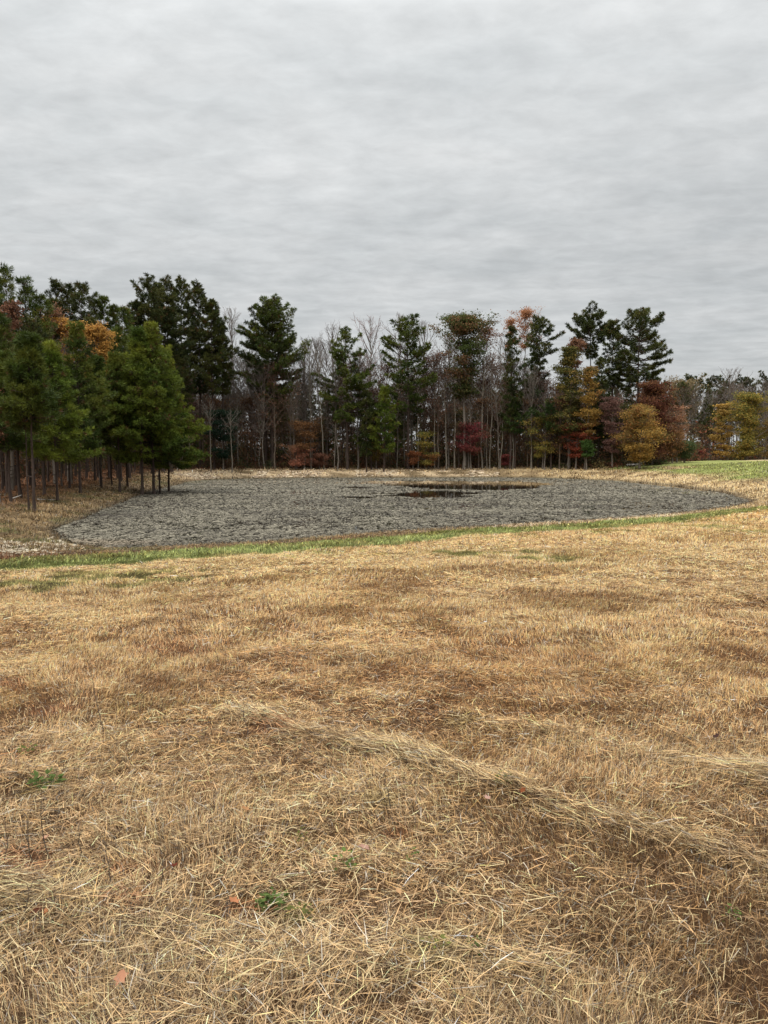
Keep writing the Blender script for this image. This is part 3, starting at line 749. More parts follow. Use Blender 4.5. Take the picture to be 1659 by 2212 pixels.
for (u, Y, v, hw, vb, lb, pf, tn, nb, tr_) in front:
    pine_at(u, Y, v, hw, vb, lb, pf, tn, nb, tr_, dens=1.3, spread=.42, up=(-.12,.95), wild=.6, flat=.06, nl=.23, nw=.020+.00022*Y, ndl=18)

# ---- autumn trees, each with its own colour
ORG = ((.46,.23,.035),(.52,.28,.045),(.38,.18,.035)); RUST = ((.20,.085,.045),(.15,.07,.04),(.25,.12,.06)); MAR = ((.15,.048,.026),(.11,.038,.024),(.20,.085,.03),(.09,.045,.025))
YEL = ((.34,.20,.03),(.42,.23,.035),(.27,.18,.04),(.32,.14,.03),(.16,.12,.03)); YOL = ((.27,.21,.03),(.20,.18,.03),(.36,.24,.035),(.14,.15,.03)); RED = ((.23,.03,.04),(.16,.03,.03),(.20,.055,.04)); OAK = ((.065,.090,.02),(.06,.08,.02),(.10,.09,.025),(.17,.085,.035))
PCH = ((.38,.19,.10),(.30,.15,.08)); PUR = ((.15,.07,.055),(.20,.10,.075),(.11,.06,.05)); TAN = ((.22,.16,.07),(.17,.13,.06),(.26,.17,.08)); BRN = ((.17,.08,.04),(.12,.06,.035),(.22,.11,.05))
LT = dict(name='autumn_tree', cat='tree')
decid_at(153, 52, 700, 24, 800, 'tree with glowing orange leaves left of the spiky pine top', leaf=8, lcols=ORG, lsize=.13, nl=20, **LT)
decid_at(218, 53, 716, 36, 860, 'larger tree with orange leaves right of the spiky pine top', leaf=8, lcols=ORG, lsize=.13, nl=26, **LT)
decid_at(118, 51, 668, 24, 830, 'thin tree with brownish orange leaves below the dark rounded clump', leaf=3, lcols=RUST, lsize=.11, nl=20, **LT)
decid_at(24, 42, 655, 20, 800, 'rusty leaved tree showing through the far left pines', leaf=4, lcols=RUST, lsize=.11, nl=16, **LT)
decid_at(-4, 34, 850, 22, 960, 'small tree with pinkish red leaves at the left edge', leaf=3, lcols=RUST, lsize=.08, nl=14, **LT)
decid_at(408, 88, 815, 16, 940, 'narrow maroon brown leaved tree right of the bright shore pines', leaf=5, lcols=PUR, lsize=.12, nl=18, **LT)
decid_at(1003, 93, 690, 50, 860, 'tall oak with green and rusty brown crown rising above bare trees', leaf=11, lcols=OAK, lsize=.20, nl=50, el=(.3,1.1), tr=.2, prof='umbrella', **LT)
decid_at(1046, 96, 715, 36, 860, 'russet leaved tree just right of the tall oak crown', leaf=5, lcols=((.20,.08,.045),(.14,.075,.03),(.26,.12,.07)), lsize=.17, nl=22, **LT)
decid_at(1130, 100, 673, 24, 760, 'tree with a pale orange plume shaped top, the higher of two', leaf=4, lcols=((.42,.19,.08),(.36,.15,.06)), lsize=.15, nl=24, el=(.9,1.3), **LT)
decid_at(1098, 101, 694, 12, 760, 'tree with a pale orange plume shaped top, the lower of two', leaf=3, lcols=((.42,.19,.08),(.36,.15,.06)), lsize=.15, nl=14, el=(.9,1.3), **LT)
decid_at(1228, 90, 745, 40, 960, 'big olive green tree turning yellow beneath the umbrella shaped pine', leaf=11, lcols=((.070,.075,.016),(.11,.095,.018),(.055,.062,.016),(.17,.12,.02)), lsize=.17, nl=46, prof='cone', el=(.35,.9), tr=.18, **LT)
decid_at(1240, 93, 738, 18, 800, 'rusty topped tree poking above the olive green tree', leaf=6, lcols=RUST, lsize=.15, nl=14, **LT)
decid_at(1262, 88, 800, 22, 945, 'slim bright yellow tree at the right side of the olive green one', leaf=8, lcols=YEL, lsize=.15, nl=28, prof='narrow', **LT)
decid_at(1172, 87, 905, 34, 990, 'yellowish brown understory tree in the dark wood', leaf=7, lcols=YOL, lsize=.14, nl=20, el=(.2,.8), **LT)
decid_at(1244, 85, 918, 22, 990, 'low dark orange red tree at the wood edge', leaf=8, lcols=((.24,.05,.02),(.17,.045,.02)), lsize=.13, nl=16, el=(.2,.8), **LT)
decid_at(1267, 84, 955, 13, 995, 'low fresh green bush at the wood edge by the orange red tree', name='bush', cat='bush', leaf=9, lcols=((.06,.11,.02),), lsize=.12, nl=12, el=(.2,.8))
decid_at(1322, 87, 858, 26, 985, 'purplish brown leaved tree left of the golden one', leaf=6, lcols=PUR, lsize=.14, nl=28, el=(.3,.9), **LT)
decid_at(1382, 83, 885, 46, 998, 'golden yellow tree in front of the maroon tree', leaf=10, lcols=YEL, lsize=.15, nl=38, el=(.15,.8), tr=.12, **LT)
decid_at(1408, 88, 835, 50, 1000, 'dark maroon red tree behind the golden one', leaf=10, lcols=MAR, lsize=.17, nl=44, el=(.3,.9), tr=.14, **LT)
decid_at(1462, 94, 885, 22, 985, 'small peach leaved tree right of the maroon tree', leaf=5, lcols=PCH, lsize=.15, nl=24, **LT)
decid_at(1452, 89, 935, 24, 992, 'low orange tinged tree under the peach leaved tree', leaf=6, lcols=((.30,.13,.04),(.22,.12,.04)), lsize=.13, nl=18, **LT)
decid_at(1478, 90, 962, 30, 1000, 'rounded grey green willow like shrub beside the lawn', name='shrub', cat='shrub', leaf=8, lcols=((.085,.11,.035),(.10,.13,.05)), lsize=.11, nl=26, el=(.6,1.2), bark=M_dark)
decid_at(1012, 88, 928, 30, 982, 'magenta red understory tree behind the pale trunks', leaf=8, lcols=RED, lsize=.13, nl=22, el=(.0,.7), **LT)
decid_at(1092, 87, 988, 11, 1004, 'small red bush at the foot of the narrow tall pine', name='bush', cat='bush', leaf=8, lcols=RED, lsize=.11, nl=10, el=(.2,.9))
decid_at(657, 88, 918, 38, 975, 'orange brown understory tree right of the close pair of pines', leaf=6, lcols=((.24,.11,.035),(.17,.08,.03)), lsize=.13, nl=18, el=(.0,.7), **LT)
decid_at(641, 86, 968, 34, 1008, 'low salmon coloured bush on the bank near the pair of pines', name='bush', cat='bush', leaf=8, lcols=((.30,.11,.06),(.24,.12,.06)), lsize=.11, nl=18, el=(.1,.8))
decid_at(690, 86.5, 985, 20, 1008, 'low reddish brown bush right of the salmon coloured bush', name='bush', cat='bush', leaf=8, lcols=((.20,.08,.045),(.16,.07,.04)), lsize=.11, nl=12, el=(.1,.8))
decid_at(892, 87, 978, 16, 1006, 'orange bush at the foot of the tall airy pine', name='bush', cat='bush', leaf=8, lcols=((.34,.11,.03),(.25,.09,.03)), lsize=.11, nl=12, el=(.1,.8))
decid_at(926, 87.5, 982, 16, 1008, 'orange red bush right of the airy pine foot', name='bush', cat='bush', leaf=8, lcols=((.30,.085,.035),(.25,.11,.03)), lsize=.11, nl=12, el=(.1,.8))
decid_at(812, 88, 945, 20, 995, 'dim yellow bush behind the small bright young pine', name='bush', cat='bush', leaf=7, lcols=((.26,.18,.03),(.18,.13,.03)), lsize=.12, nl=14, el=(.2,.9))
decid_at(918, 90, 938, 24, 1000, 'dim olive yellow bush between pale trunks', name='bush', cat='bush', leaf=7, lcols=YOL, lsize=.13, nl=16, el=(.2,.9))
decid_at(482, 84, 892, 32, 990, 'dark green holly like tree behind two slim grey saplings', leaf=9, lcols=((.018,.04,.022),(.025,.05,.025)), lsize=.14, nl=24, name='evergreen_tree', cat='tree', el=(.2,.9))
decid_at(1470, 130, 832, 46, 950, 'tan and olive leaved tree in the distance right of the maroon one', leaf=6, lcols=TAN, lsize=.22, nl=34, **LT)
decid_at(1557, 112, 872, 21, 990, 'golden leaved tree left of the big olive yellow one', leaf=8, lcols=((.40,.23,.035),(.30,.19,.04)), lsize=.19, nl=30, prof='narrow', el=(.3,.9), **LT)
decid_at(1612, 110, 858, 42, 990, 'big olive yellow tree near the right edge', leaf=9, lcols=YOL, lsize=.19, nl=44, el=(.3,.9), tr=.16, **LT)
decid_at(1672, 109, 900, 28, 990, 'ochre tree cut by the right edge', leaf=7, lcols=((.30,.18,.04),(.22,.15,.04)), lsize=.18, nl=22, el=(.3,.9), **LT)
decid_at(1506, 112, 962, 13, 992, 'dim red bush in the distance right of the willow like shrub', name='bush', cat='bush', leaf=6, lcols=((.22,.035,.03),), lsize=.15, nl=10, el=(.2,.9))

# ---- pale slim trees at the front edge of the far wood
slim = [(455,82.5,872,26,930,'slim pale sapling left one of two before the dark holly like tree',.075),(501,82.5,888,30,940,'slim pale sapling right one of two before the dark holly like tree',.08),
        (903,88,835,10,880,'thin pale trunk right of the tall airy pine',.07),(939,88,770,18,850,'straight grey trunk second right of the airy pine',.09),
        (964,88,765,22,860,'straight grey trunk left of the palest trunk pair',.10),(982,87.5,752,26,840,'pale straight trunk rising left of the magenta tree',.11),
        (1042,87,765,40,880,'palest trunk with a wide bare fan of branches',.12),(1052,89,840,16,900,'thin pale trunk just right of the palest one',.06),
        (1058,88,760,20,850,'grey trunk leaning slightly right of the palest one',.08),(1081,89,740,20,850,'grey trunk left of the narrow pine',.08),
        (1101,86.5,900,10,950,'short pale stem before the narrow pine, left one',.05),(1108,86.5,880,12,940,'short pale stem before the narrow pine, right one',.05),
        (1149,87,790,18,880,'thin grey trunk in front of the thin dark pine',.07),(1018,91,790,24,880,'grey trunk amid the magenta tree',.08),
        (700,90,760,26,860,'bare grey tree left of the shelved pine',.09),(723,89,830,14,900,'thin pale trunk just left of the shelved pine trunk',.06),
        (672,91,790,24,870,'bare grey tree right of the close pair of pines',.09),(858,90,880,14,930,'thin pale trunk left of the airy pine',.05)]
for (u, Y, v, hw, vb, lb, tr_) in slim:
    decid_at(u, Y, v, hw, vb, lb, name='bare_tree', cat='bare tree', bark=M_pale, nl=14, sub=(5,4), dmin=1.8 if u < 520 else 3.6, tr=tr_*.85, twig=(.28,.25,.22), tw=.010, el=(.7,1.2))
PK = (.30,.22,.20)
for (u, Y, v, hw, vb, lb, tw_) in ((507,98,668,24,800,'bare pale crown just left of the tall pine pair',(.28,.24,.22)),(797,98,687,30,850,'bare tree with a pinkish rounded crown between two pines',(.34,.21,.19)),
      (726,101,706,22,850,'bare grey crown behind the shelved pine',(.25,.21,.20)),(853,100,682,26,850,'bare grey crown left of the airy pine top',(.25,.21,.20)),
      (915,99,700,30,850,'bare grey crown right of the airy pine top',(.25,.21,.20)),(690,101,736,26,850,'lower bare crown on the skyline gap left of the shelved pine',(.25,.21,.20)),
      (968,98,735,30,850,'bare brownish crown left of the tall oak',(.22,.17,.15)),(1090,102,725,26,850,'bare crown between the oak and the orange plume',(.24,.19,.17)),
      (660,102,748,24,860,'bare crown touching the right side of the tall pine pair',(.25,.21,.20))):
    decid_at(u, Y, v, hw, vb, lb, name='bare_tree', cat='bare tree', nl=30, sub=(7,6), tr=.13, twig=tw_, tw=.016, el=(.85,1.3))
for (u, Y, v, hw, vb, lb) in ((1572,128,800,44,900,'wide bare crown rising above the golden and olive trees'),(1531,120,850,28,940,'bare tree with a white trunk left of the golden tree'),
      (1640,135,845,40,930,'bare grey tree above the right edge trees'),(1500,135,850,34,930,'bare grey tree right of the tan one')):
    decid_at(u, Y, v, hw, vb, lb, name='bare_tree', cat='bare tree', nl=26, sub=(7,5), tr=.17, twig=(.24,.20,.185), tw=.02, bark=M_pale)
for i_, (u, v, hw) in enumerate(((1436,830,22),(1490,819,26),(1539,820,24),(1602,822,26),(1655,818,28),(1462,842,20),(1570,832,22))):
    lb = ['distant pine crown at the left end of the low skyline','distant rounded pine highest on the low skyline','distant pine crown left of the wide bare crown','distant dark pine crown right of the wide bare crown',
          'distant pine crown at the right edge of the skyline','distant low pine crown in the skyline dip','distant pine crown behind the wide bare crown'][i_]
    pine_at(u, 150+4*(i_ % 3), v, hw, 900, lb, 'umbrella', DGREEN, 46, .2, ndl=12, nl=.4, dens=.8)

# ---------------------------------------------------------------- the wood behind: repeated trees, each one its own object
rg = random.Random(11)
def proto(name, geo, bark, cat):
    return plant(name, (0, 0, 0), geo, '', cat, None, bark, M_leaf if name != 'pine_tree' else M_needle)
def lib_bare(seed, H, R, zb, twig, nl=34, sub=(7,5), tw=.024, leaf=0, lcols=((.1,.05,.03),), tr=.08):
    return decid_geo(seed, H, zb*.75, R*1.2, tr=tr, nl=nl, sub=sub, el=(.7,1.25), twig=twig, tw=tw, leaf=leaf, lcols=lcols, lsize=.15, bend=1.4)
TW = (.155,.105,.08)
geos = {
 'bare': [lib_bare(900, 15, 2.2, 6, TW), lib_bare(901, 14, 1.8, 5, (.17,.13,.115)), lib_bare(902, 16, 2.5, 7, (.14,.12,.105)), lib_bare(903, 12, 1.9, 4, TW), lib_bare(904, 13.5, 2.8, 5, (.18,.15,.13)), lib_bare(905, 10, 1.6, 3, (.13,.10,.085), nl=20)],
 'rust': [lib_bare(910, 12, 2.0, 4, (.13,.09,.07), nl=20, sub=(5,4), leaf=3, lcols=((.13,.065,.04),(.10,.05,.03),(.17,.08,.045))), lib_bare(911, 8, 2.0, 2, (.13,.09,.07), nl=18, sub=(5,4), leaf=4, lcols=((.15,.065,.035),(.10,.05,.03),(.18,.09,.035))),
          lib_bare(912, 5.5, 1.9, 1, (.13,.09,.07), nl=16, sub=(5,4), leaf=5, lcols=((.14,.06,.03),(.09,.05,.03),(.12,.075,.03))), lib_bare(913, 6.5, 1.9, 1.2, (.11,.09,.06), nl=16, sub=(5,4), leaf=5, lcols=((.10,.09,.025),(.06,.065,.02),(.14,.10,.03)))],
 'pine': [pine_geo(920, 15, 7.5, 2.2, 'round', 64, DGREEN, .10, nl=.3, nw=.05), pine_geo(921, 13, 6, 1.9, 'cone', 60, DGREEN, .09, nl=.3, nw=.05), pine_geo(922, 17, 9, 2.6, 'umbrella', 60, GREEN, .13, nl=.3, nw=.05),
          pine_geo(923, 8, 2.5, 1.7, 'cone', 54, GREEN, .09, nl=.26, nw=.04)],
}
INFO = {'bare': ('bare_tree', 'bare tree', M_grey, 'bare grey tree deep in the wood behind the far bank', 'bare trees deep in the far wood'),
        'rust': ('understory_tree', 'tree', M_dark, 'dim brown leaved tree standing deep in the far wood', 'brown leaved trees deep in the far wood'),
        'pine': ('pine_tree', 'pine tree', M_pine, 'dark pine standing deep inside the wood behind the front trees', 'pines deep in the wood')}
first = {}
def wood_tree(kind, k, x, y, sc):
    nm, cat, bk, lab, grp = INFO[kind]
    depth = ('at the wood edge ' if y < 91.5 else 'just inside the wood ' if y < 98 else 'deep inside ') if x > -24 or y > 84 else ''
    if x > 36: depth = 'far off '
    look = {'bare': ('slim bare tree','bare grey tree','taller bare tree','short bare tree','spreading bare tree','small bare tree'), 'rust': ('brown leaved tree','small russet tree','low brown tree','low olive tree'),
            'pine': ('dark round topped pine','dark pointed pine','dark tall pine','small pine')}[kind][k]
    lab = look + ' ' + depth + where(u_of(x, y)); grp = grp
    key = (kind, k); z = HZ(x, y); s3 = (sc, sc, sc*rg.uniform(.92, 1.08)); rz = rg.uniform(0, 6.28)
    if key not in first:
        e = proto(nm, geos[kind][k], bk, cat); e['group'] = grp; e['label'] = lab
        e.location = (x, y, z); e.rotation_euler = (0, 0, rz); e.scale = s3; first[key] = e; return e
    return clone(first[key], (x, y, z), lab, rz, s3, grp)
def u_of(x, y): return W0/2 + x/y*FPX
n_w = 0
LM = [(-400,'among the far left pines'),(60,'behind the nearest shore pine'),(160,'behind the spiky pine top'),(240,'behind the shaded reddish pine'),
      (300,'behind the bright shore group'),(370,'under the dark clump of tall pines'),(440,'left of the slim saplings'),(478,'behind the dark holly like tree'),(520,'just left of the close pair of pines'),
      (582,'just right of the close pair of pines'),(630,'behind the salmon coloured bush'),(680,'left of the shelved pine'),(752,'right of the shelved pine'),(800,'behind the small bright young pine'),
      (840,'just left of the tall airy pine'),(884,'just right of the tall airy pine'),(930,'left of the tall oak'),(985,'behind the magenta red tree'),(1030,'around the palest trunk'),
      (1070,'left of the narrow pine'),(1110,'right of the narrow pine'),(1155,'behind the yellowish small tree'),(1205,'behind the olive green tree'),(1255,'behind the bright yellow tree'),
      (1300,'behind the purplish tree'),(1345,'behind the golden yellow tree'),(1400,'behind the maroon tree'),(1455,'behind the willow like shrub'),(1520,'left of the distant golden tree'),(1590,'behind the big olive yellow tree'),(1650,'behind the ochre tree')]
def where(u):
    t = LM[0][1]
    for a, b in LM:
        if u >= a: t = b
    return t
# far wood: rows behind the dam, from the tall dark clump to the lawn
for row, (y, step) in enumerate(((91, 1.3), (94.5, 1.2), (98, 1.3), (103, 1.5), (109, 1.9))):
    x = -31 - row
    while x < 36 - row*.3:
        xx = x + rg.uniform(-.5, .5); yy = y + rg.uniform(-1.5, 1.5); u = u_of(xx, yy)
        x += step*rg.uniform(.8, 1.25)
        if dist_pond(np.array([xx]), np.array([yy]))[0] < 3.4: continue
        t = rg.random()
        if t < .52: kind, k = 'bare', rg.randrange(6)
        elif t < .91: kind, k = 'rust', rg.choice((0, 0, 0, 1, 1, 2, 2, 3, 3))
        else: kind, k = 'pine', rg.choice((3, 3, 1))
        if u > 1180 and kind == 'bare' and rg.random() < .5: kind, k = 'rust', rg.choice((1, 2, 3))
        top = {'bare': (15,14,16,12,13.5,10), 'rust': (12,8,5.5,6.5), 'pine': (15,13,17,8)}[kind][k]
        sc = rg.uniform(.82, 1.12)
        lim = 13.5 if 930 < u < 1240 else 16            # keep the skyline as low as it is between the tall trees
        if u > 1240: lim = 10.5
        
        sc = min(sc, lim/top)
        wood_tree(kind, k, xx, yy, sc); n_w += 1
# left wood: pines and slim trunks behind the shore pines
for i in range(130):
    yy = rg.uniform(40, 86); xr = np.interp(yy, [38, 46, 60, 75, 88], [-19.5, -19, -20, -21, -23]); xx = xr - rg.uniform(0, 1)**1.1*(yy*.42)
    if dist_pond(np.array([xx]), np.array([yy]))[0] < 4.5: continue
    if u_of(xx, yy) < -160: continue
    t = rg.random()
    if t < .62: kind, k = 'pine', rg.choice((0, 1, 1, 0))
    elif t < .8: kind, k = 'bare', rg.randrange(6)
    else: kind, k = 'rust', rg.choice((1, 2, 3))
    H = {'bare': (15,14,16,12,13.5,10), 'rust': (12,8,5.5,6.5), 'pine': (15,13,17,8)}[kind][k]
    lim = .165*yy + 2.0
    wood_tree(kind, k, xx, yy, min(rg.uniform(.75, 1.05), lim/H)); n_w += 1
# wood beyond the lawn on the right
for i in range(74):
    yy = rg.uniform(116, 146); uu = rg.uniform(1405, 1760); xx = x_at(uu, yy)
    t = rg.random()
    kind, k = ('bare', rg.randrange(6)) if t < .5 else (('rust', rg.choice((0, 1, 2, 3))) if t < .75 else ('pine', rg.choice((0, 1))))
    H = {'bare': (15,14,16,12,13.5,10), 'rust': (12,8,5.5,6.5), 'pine': (15,13,17,8)}[kind][k]
    wood_tree(kind, k, xx, yy, min(rg.uniform(.7, 1.05), 12.0/H)); n_w += 1
print('wood trees', n_w)

# far-off wood that reads as one mass, all round the view
def far_wood():
    r = np.random.default_rng(77)
    lib = []
    for i in range(4):
        (wv, wf), (cv, cf, cc) = decid_geo(950+i, 13, 4, 2.6, tr=.14, nl=13, sub=(4,3), el=(.7,1.2), tw=.03, twig=(.14,.115,.10), leaf=2 if i % 2 else 0, lcols=((.12,.06,.035),(.09,.05,.03)), lsize=.26)
        lib.append((wv, wf, cv, cf, cc, np.array([.11,.095,.08])))
    for i in range(3):
        (wv, wf), (cv, cf, cc) = pine_geo(960+i, 15, 6.5, 2.6, 'round', 34, DGREEN, .17, nl=.45, nw=.10, ndl=9, dens=.8)
        lib.append((wv, wf, cv, cf, cc, np.array([.05,.04,.03])))
    Vs, Fs, Cs, b = [], [], [], 0
    spots = []
    for i in range(230): spots.append((r.uniform(-75, 42), r.uniform(113, 150), 12.0))
    for i in range(70): spots.append((r.uniform(42, 130), r.uniform(148, 185), 12.5))
    for i in range(90):
        y = r.uniform(20, 115); spots.append((-.52*y - 14 - r.uniform(0, 24), y, .16*y + 3))
    for i in range(45): spots.append((r.uniform(75, 120), r.uniform(60, 150), 11))
    for x, y, lim in spots:
        k = r.integers(0, 7) if y > 100 or x > 0 else r.integers(3, 7)
        wv, wf, cv, cf, cc, wc = lib[k]
        s = min(r.uniform(.7, 1.1), lim/14); a = r.uniform(0, 6.28); R_ = np.array([[math.cos(a), -math.sin(a), 0], [math.sin(a), math.cos(a), 0], [0, 0, 1]])*s
        o = np.array([x, y, HZ(float(x), float(y))])
        Vs += [wv@R_.T + o, cv@R_.T + o]; Fs += [wf+b, cf+b+len(wv)]; b += len(wv)+len(cv)
        Cs += [np.repeat(wc[None], len(wf), 0), cc]
    o = mesh_obj('far_wood', np.concatenate(Vs), [np.concatenate(Fs)], M_leaf, cols=np.concatenate(Cs))
    tag(o, 'far off mixed wood closing the view behind every tree', 'woods', kind='stuff')
far_wood()

def undergrowth():
    r = np.random.default_rng(88)
    P_, A_, S_, C_ = [], [], [], []
    def put(n, x0, x1, y0, y1, hmax, size, cond, per=26):
        cx = r.uniform(x0, x1, n); cy = r.uniform(y0, y1, n); k = cond(cx, cy); cx, cy = cx[k], cy[k]; n = len(cx)
        h = hmax*r.uniform(.15, 1, n)**1.5; hw = r.uniform(.5, 1.5, n)
        pal = np.array([(.085,.048,.028),(.065,.042,.028),(.11,.058,.028),(.055,.055,.022),(.13,.05,.028),(.10,.075,.03),(.045,.048,.022)])
        pc = pal[r.integers(0, len(pal), n)]
        px = cx[:,None] + r.normal(0, .45, (n, per))*hw[:,None]; py = cy[:,None] + r.normal(0, .45, (n, per))*hw[:,None]
        pz = HZ(px.ravel(), py.ravel()).reshape(n, per) + r.uniform(0, 1, (n, per))**.8*h[:,None] + .05
        P_.append(np.stack([px, py, pz], 2).reshape(-1, 3)); S_.append(np.full(n*per, size)*r.uniform(.5, 1.4, n*per)); C_.append((pc[:,None]*r.uniform(.6, 1.4, (n, per, 1))).reshape(-1, 3))
    dd = lambda x, y: dist_pond(x, y)
    put(3000, -40, 40, 86, 101, 2.2, .15, lambda x, y: (dd(x, y) > 4.2) & (x/y < .335))
    put(5200, -60, 45, 98, 150, 6.5, .26, lambda x, y: dd(x, y) > 4)
    put(2600, -60, -18, 46, 95, 2.4, .14, lambda x, y: (dd(x, y) > 9))
    put(1800, -80, -25, 50, 110, 5.0, .24, lambda x, y: (dd(x, y) > 17))
    put(1500, 40, 120, 112, 165, 4.0, .26, lambda x, y: x/y > .33)
    P = np.concatenate(P_); S = np.concatenate(S_)[:,None]; Cc = np.concatenate(C_); N = len(P)
    ax = unit(r.normal(0, 1, (N, 3))); ay = unit(np.cross(ax, r.normal(0, 1, (N, 3))))
    V = np.stack([P-ax*S*.8, P-ay*S*.4, P+ax*S*.8, P+ay*S*.4], 1).reshape(-1, 3)
    o = mesh_obj('undergrowth', V, [np.arange(4*N).reshape(-1, 4)], M_leaf, cols=np.clip(Cc, .01, 1))
    tag(o, 'dark brown and olive leafy undergrowth on the forest floor', 'undergrowth', kind='stuff')
undergrowth()

# ---------------------------------------------------------------- small things
def log(name, px0, px1, rad, mat, label, cat, z0=.1, z1=.25, bends=5, branches=3, seed=0):
    r = np.random.default_rng(seed); a = np.array([*px0, HZ(px0[0], px0[1]) + z0]); b = np.array([*px1, HZ(px1[0], px1[1]) + z1])
    pts = [a + (b-a)*t + r.normal(0, .04, 3)*(0 < t < 1)*np.linalg.norm(b-a)*.25 for t in np.linspace(0, 1, bends)]
    segs = []
    for i in range(bends-1): segs.append((*pts[i], *pts[i+1], rad*(1-.7*i/bends), rad*(1-.7*(i+1)/bends)))
    for k in range(branches):
        i = r.integers(1, bends); d = unit((b-a) + r.normal(0, .5, 3)*np.linalg.norm(b-a)) ; L = np.linalg.norm(b-a)*r.uniform(.2, .45); d[2] = abs(d[2])*.6
        segs.append((*pts[i], *(pts[i]+d*L), rad*.4, rad*.12))
    V, F = tubes(segs, 7); o = mesh_obj(name, V-a, [F], mat, smooth=True); o.location = a
    return tag(o, label, cat)
log('fallen_log', (x_at(1353,87), 87), (x_at(1405,88.5), 88.5), .13, M_dead, 'bleached fallen tree with forked limbs lying on the brush pile', 'log', .22, .12, 6, 4, 1)
log('fallen_branch', (x_at(18,36), 36), (x_at(39,36.5), 36.8), .035, M_dead, 'pale fallen branch beside the thick trunked shore pine', 'branch', .03, .25, 5, 1, 2)
log('fallen_branch', (x_at(79,37.5), 37.5), (x_at(112,37.5), 37.8), .03, M_dead, 'straight pale fallen branch behind the leaning dark trunk', 'branch', .04, .05, 4, 1, 3)
log('leaning_pole', (x_at(571,93), 92.5), (x_at(527,93), 93.5), .06, M_pale, 'thin dead trunk leaning left beside the close pair of pines', 'dead trunk', 0, 4.6, 6, 0, 4)
g0 = ground_hit(342, 1037); log('dead_stub', g0, (g0[0]+.1, g0[1]), .09, M_dark, 'short broken trunk with a pale cut top in the shore group', 'stump', -.1, 1.2, 3, 0, 5)
gx_, gy_ = ground_hit(177, 1170)
log('dark_stake', (gx_, gy_), (gx_+.05, gy_+.05), .03, M_dark, 'short dark stick standing in the mud at the near left corner', 'stick', -.05, .24, 4, 1, 6)
# brush pile at the right of the far bank
def brush():
    r = np.random.default_rng(31); segs = []; P = []
    x0, x1 = x_at(1200, 90), x_at(1425, 90)
    for i in range(420):
        t = r.random(); x = x0 + (x1-x0)*t; y = 91.5 - 3.0*t + r.normal(0, .8); z = HZ(float(x), float(y)) + r.uniform(0, .75)*(.35+math.sin(min(t,.95)*3.1)*.65)
        d = unit(np.array([r.normal(0, 1), r.normal(0, .7), r.normal(0, .28)])); L = r.uniform(.3, 1.3)
        segs.append((x, y, z, x+d[0]*L, y+d[1]*L, max(z+d[2]*L, z-.2), .025, .008)); P.append((x, y, z))
    V, F = tubes(segs, 4); c = np.array([x0*.5+x1*.5, 90, HZ((x0+x1)/2, 90.0)])
    e = empty('brush_pile', tuple(c), 'long heap of cut dark branches and green sprays at the wood edge', 'brush pile')
    mesh_obj('branches', V-c, [F], M_dark, e)
    P = np.array(P)[:, None] + r.normal(0, 1, (420, 9, 3))*np.array([.3, .25, .13]); P = P.reshape(-1, 3); N = len(P)
    ax = unit(r.normal(0, 1, (N, 3))); ay = unit(np.cross(ax, r.normal(0, 1, (N, 3)))); S = r.uniform(.07, .2, (N, 1))
    V = np.stack([P-ax*S, P-ay*S*.4, P+ax*S, P+ay*S*.4], 1).reshape(-1, 3) - c
    pal = np.array([(.055,.075,.02),(.045,.055,.02),(.11,.075,.035)])
    mesh_obj('sprays', V, [np.arange(4*N).reshape(-1, 4)], M_leaf, e, cols=pal[r.integers(0, 3, N)]*r.uniform(.7, 1.3, (N, 1)))
brush()
# pale stones and broken cobble at the near left corner and along the far bank
def rubble(name, pts, label, smin, smax, cols, seed):
    r = np.random.default_rng(seed); Vs, Fs, Cs, b = [], [], [], 0
    base = np.array([(-1,-1,-.6),(1,-1,-.6),(1,1,-.6),(-1,1,-.6),(-.7,-.8,.5),(.8,-.6,.6),(.6,.8,.45),(-.8,.6,.55)])
    fc = np.array([(0,1,5,4),(1,2,6,5),(2,3,7,6),(3,0,4,7),(4,5,6,7)])
    for (x, y) in pts:
        s = r.uniform(smin, smax); v = (base + r.normal(0, .18, base.shape))*np.array([s*r.uniform(.8,1.7), s*r.uniform(.6,1), s*r.uniform(.35,.6)])
        a = r.uniform(0, 6.28); ca, sa = math.cos(a), math.sin(a); v = v@np.array([[ca, sa, 0], [-sa, ca, 0], [0, 0, 1]]) + [x, y, HZ(float(x), float(y)) + s*.15]
        Vs.append(v); Fs.append(fc+b); b += 8; Cs.append(np.tile(np.array(cols[r.integers(0, len(cols))])*r.uniform(.7, 1.2), (5, 1)))
    o = mesh_obj(name, np.concatenate(Vs), [np.concatenate(Fs)], M_weed, cols=np.concatenate(Cs)); tag(o, label, 'rubble', kind='stuff')
r_ = np.random.default_rng(41); pts = []
while len(pts) < 420:
    u = r_.uniform(-40, 190); v = r_.normal(1178 + (190-u)*.03, 7)
    x, y = ground_hit(u, v)
    if dist_pond(np.array([x]), np.array([y]))[0] > .1: pts.append((x, y))
rubble('rubble', pts, 'pale broken stones and chaff scattered at the near left pond corner', .025, .085, [(.50,.42,.30),(.42,.34,.24),(.58,.50,.38),(.30,.23,.15)], 42)
pts = []
while len(pts) < 900:
    x = r_.uniform(-24, 14); y = r_.uniform(78, 97); d = dist_pond(np.array([x]), np.array([y]))[0]
    k = fbm(np.array([x*.35]), np.array([y*.2]), 44, 3)[0]
    if .2 < d < 2.6 and k > .44 + .0*x: pts.append((x, y))
rubble('bank_rubble', pts, 'pale broken wood and stones littering the far bank', .05, .17, [(.50,.40,.28),(.40,.30,.20),(.58,.47,.33),(.28,.20,.13)], 43)

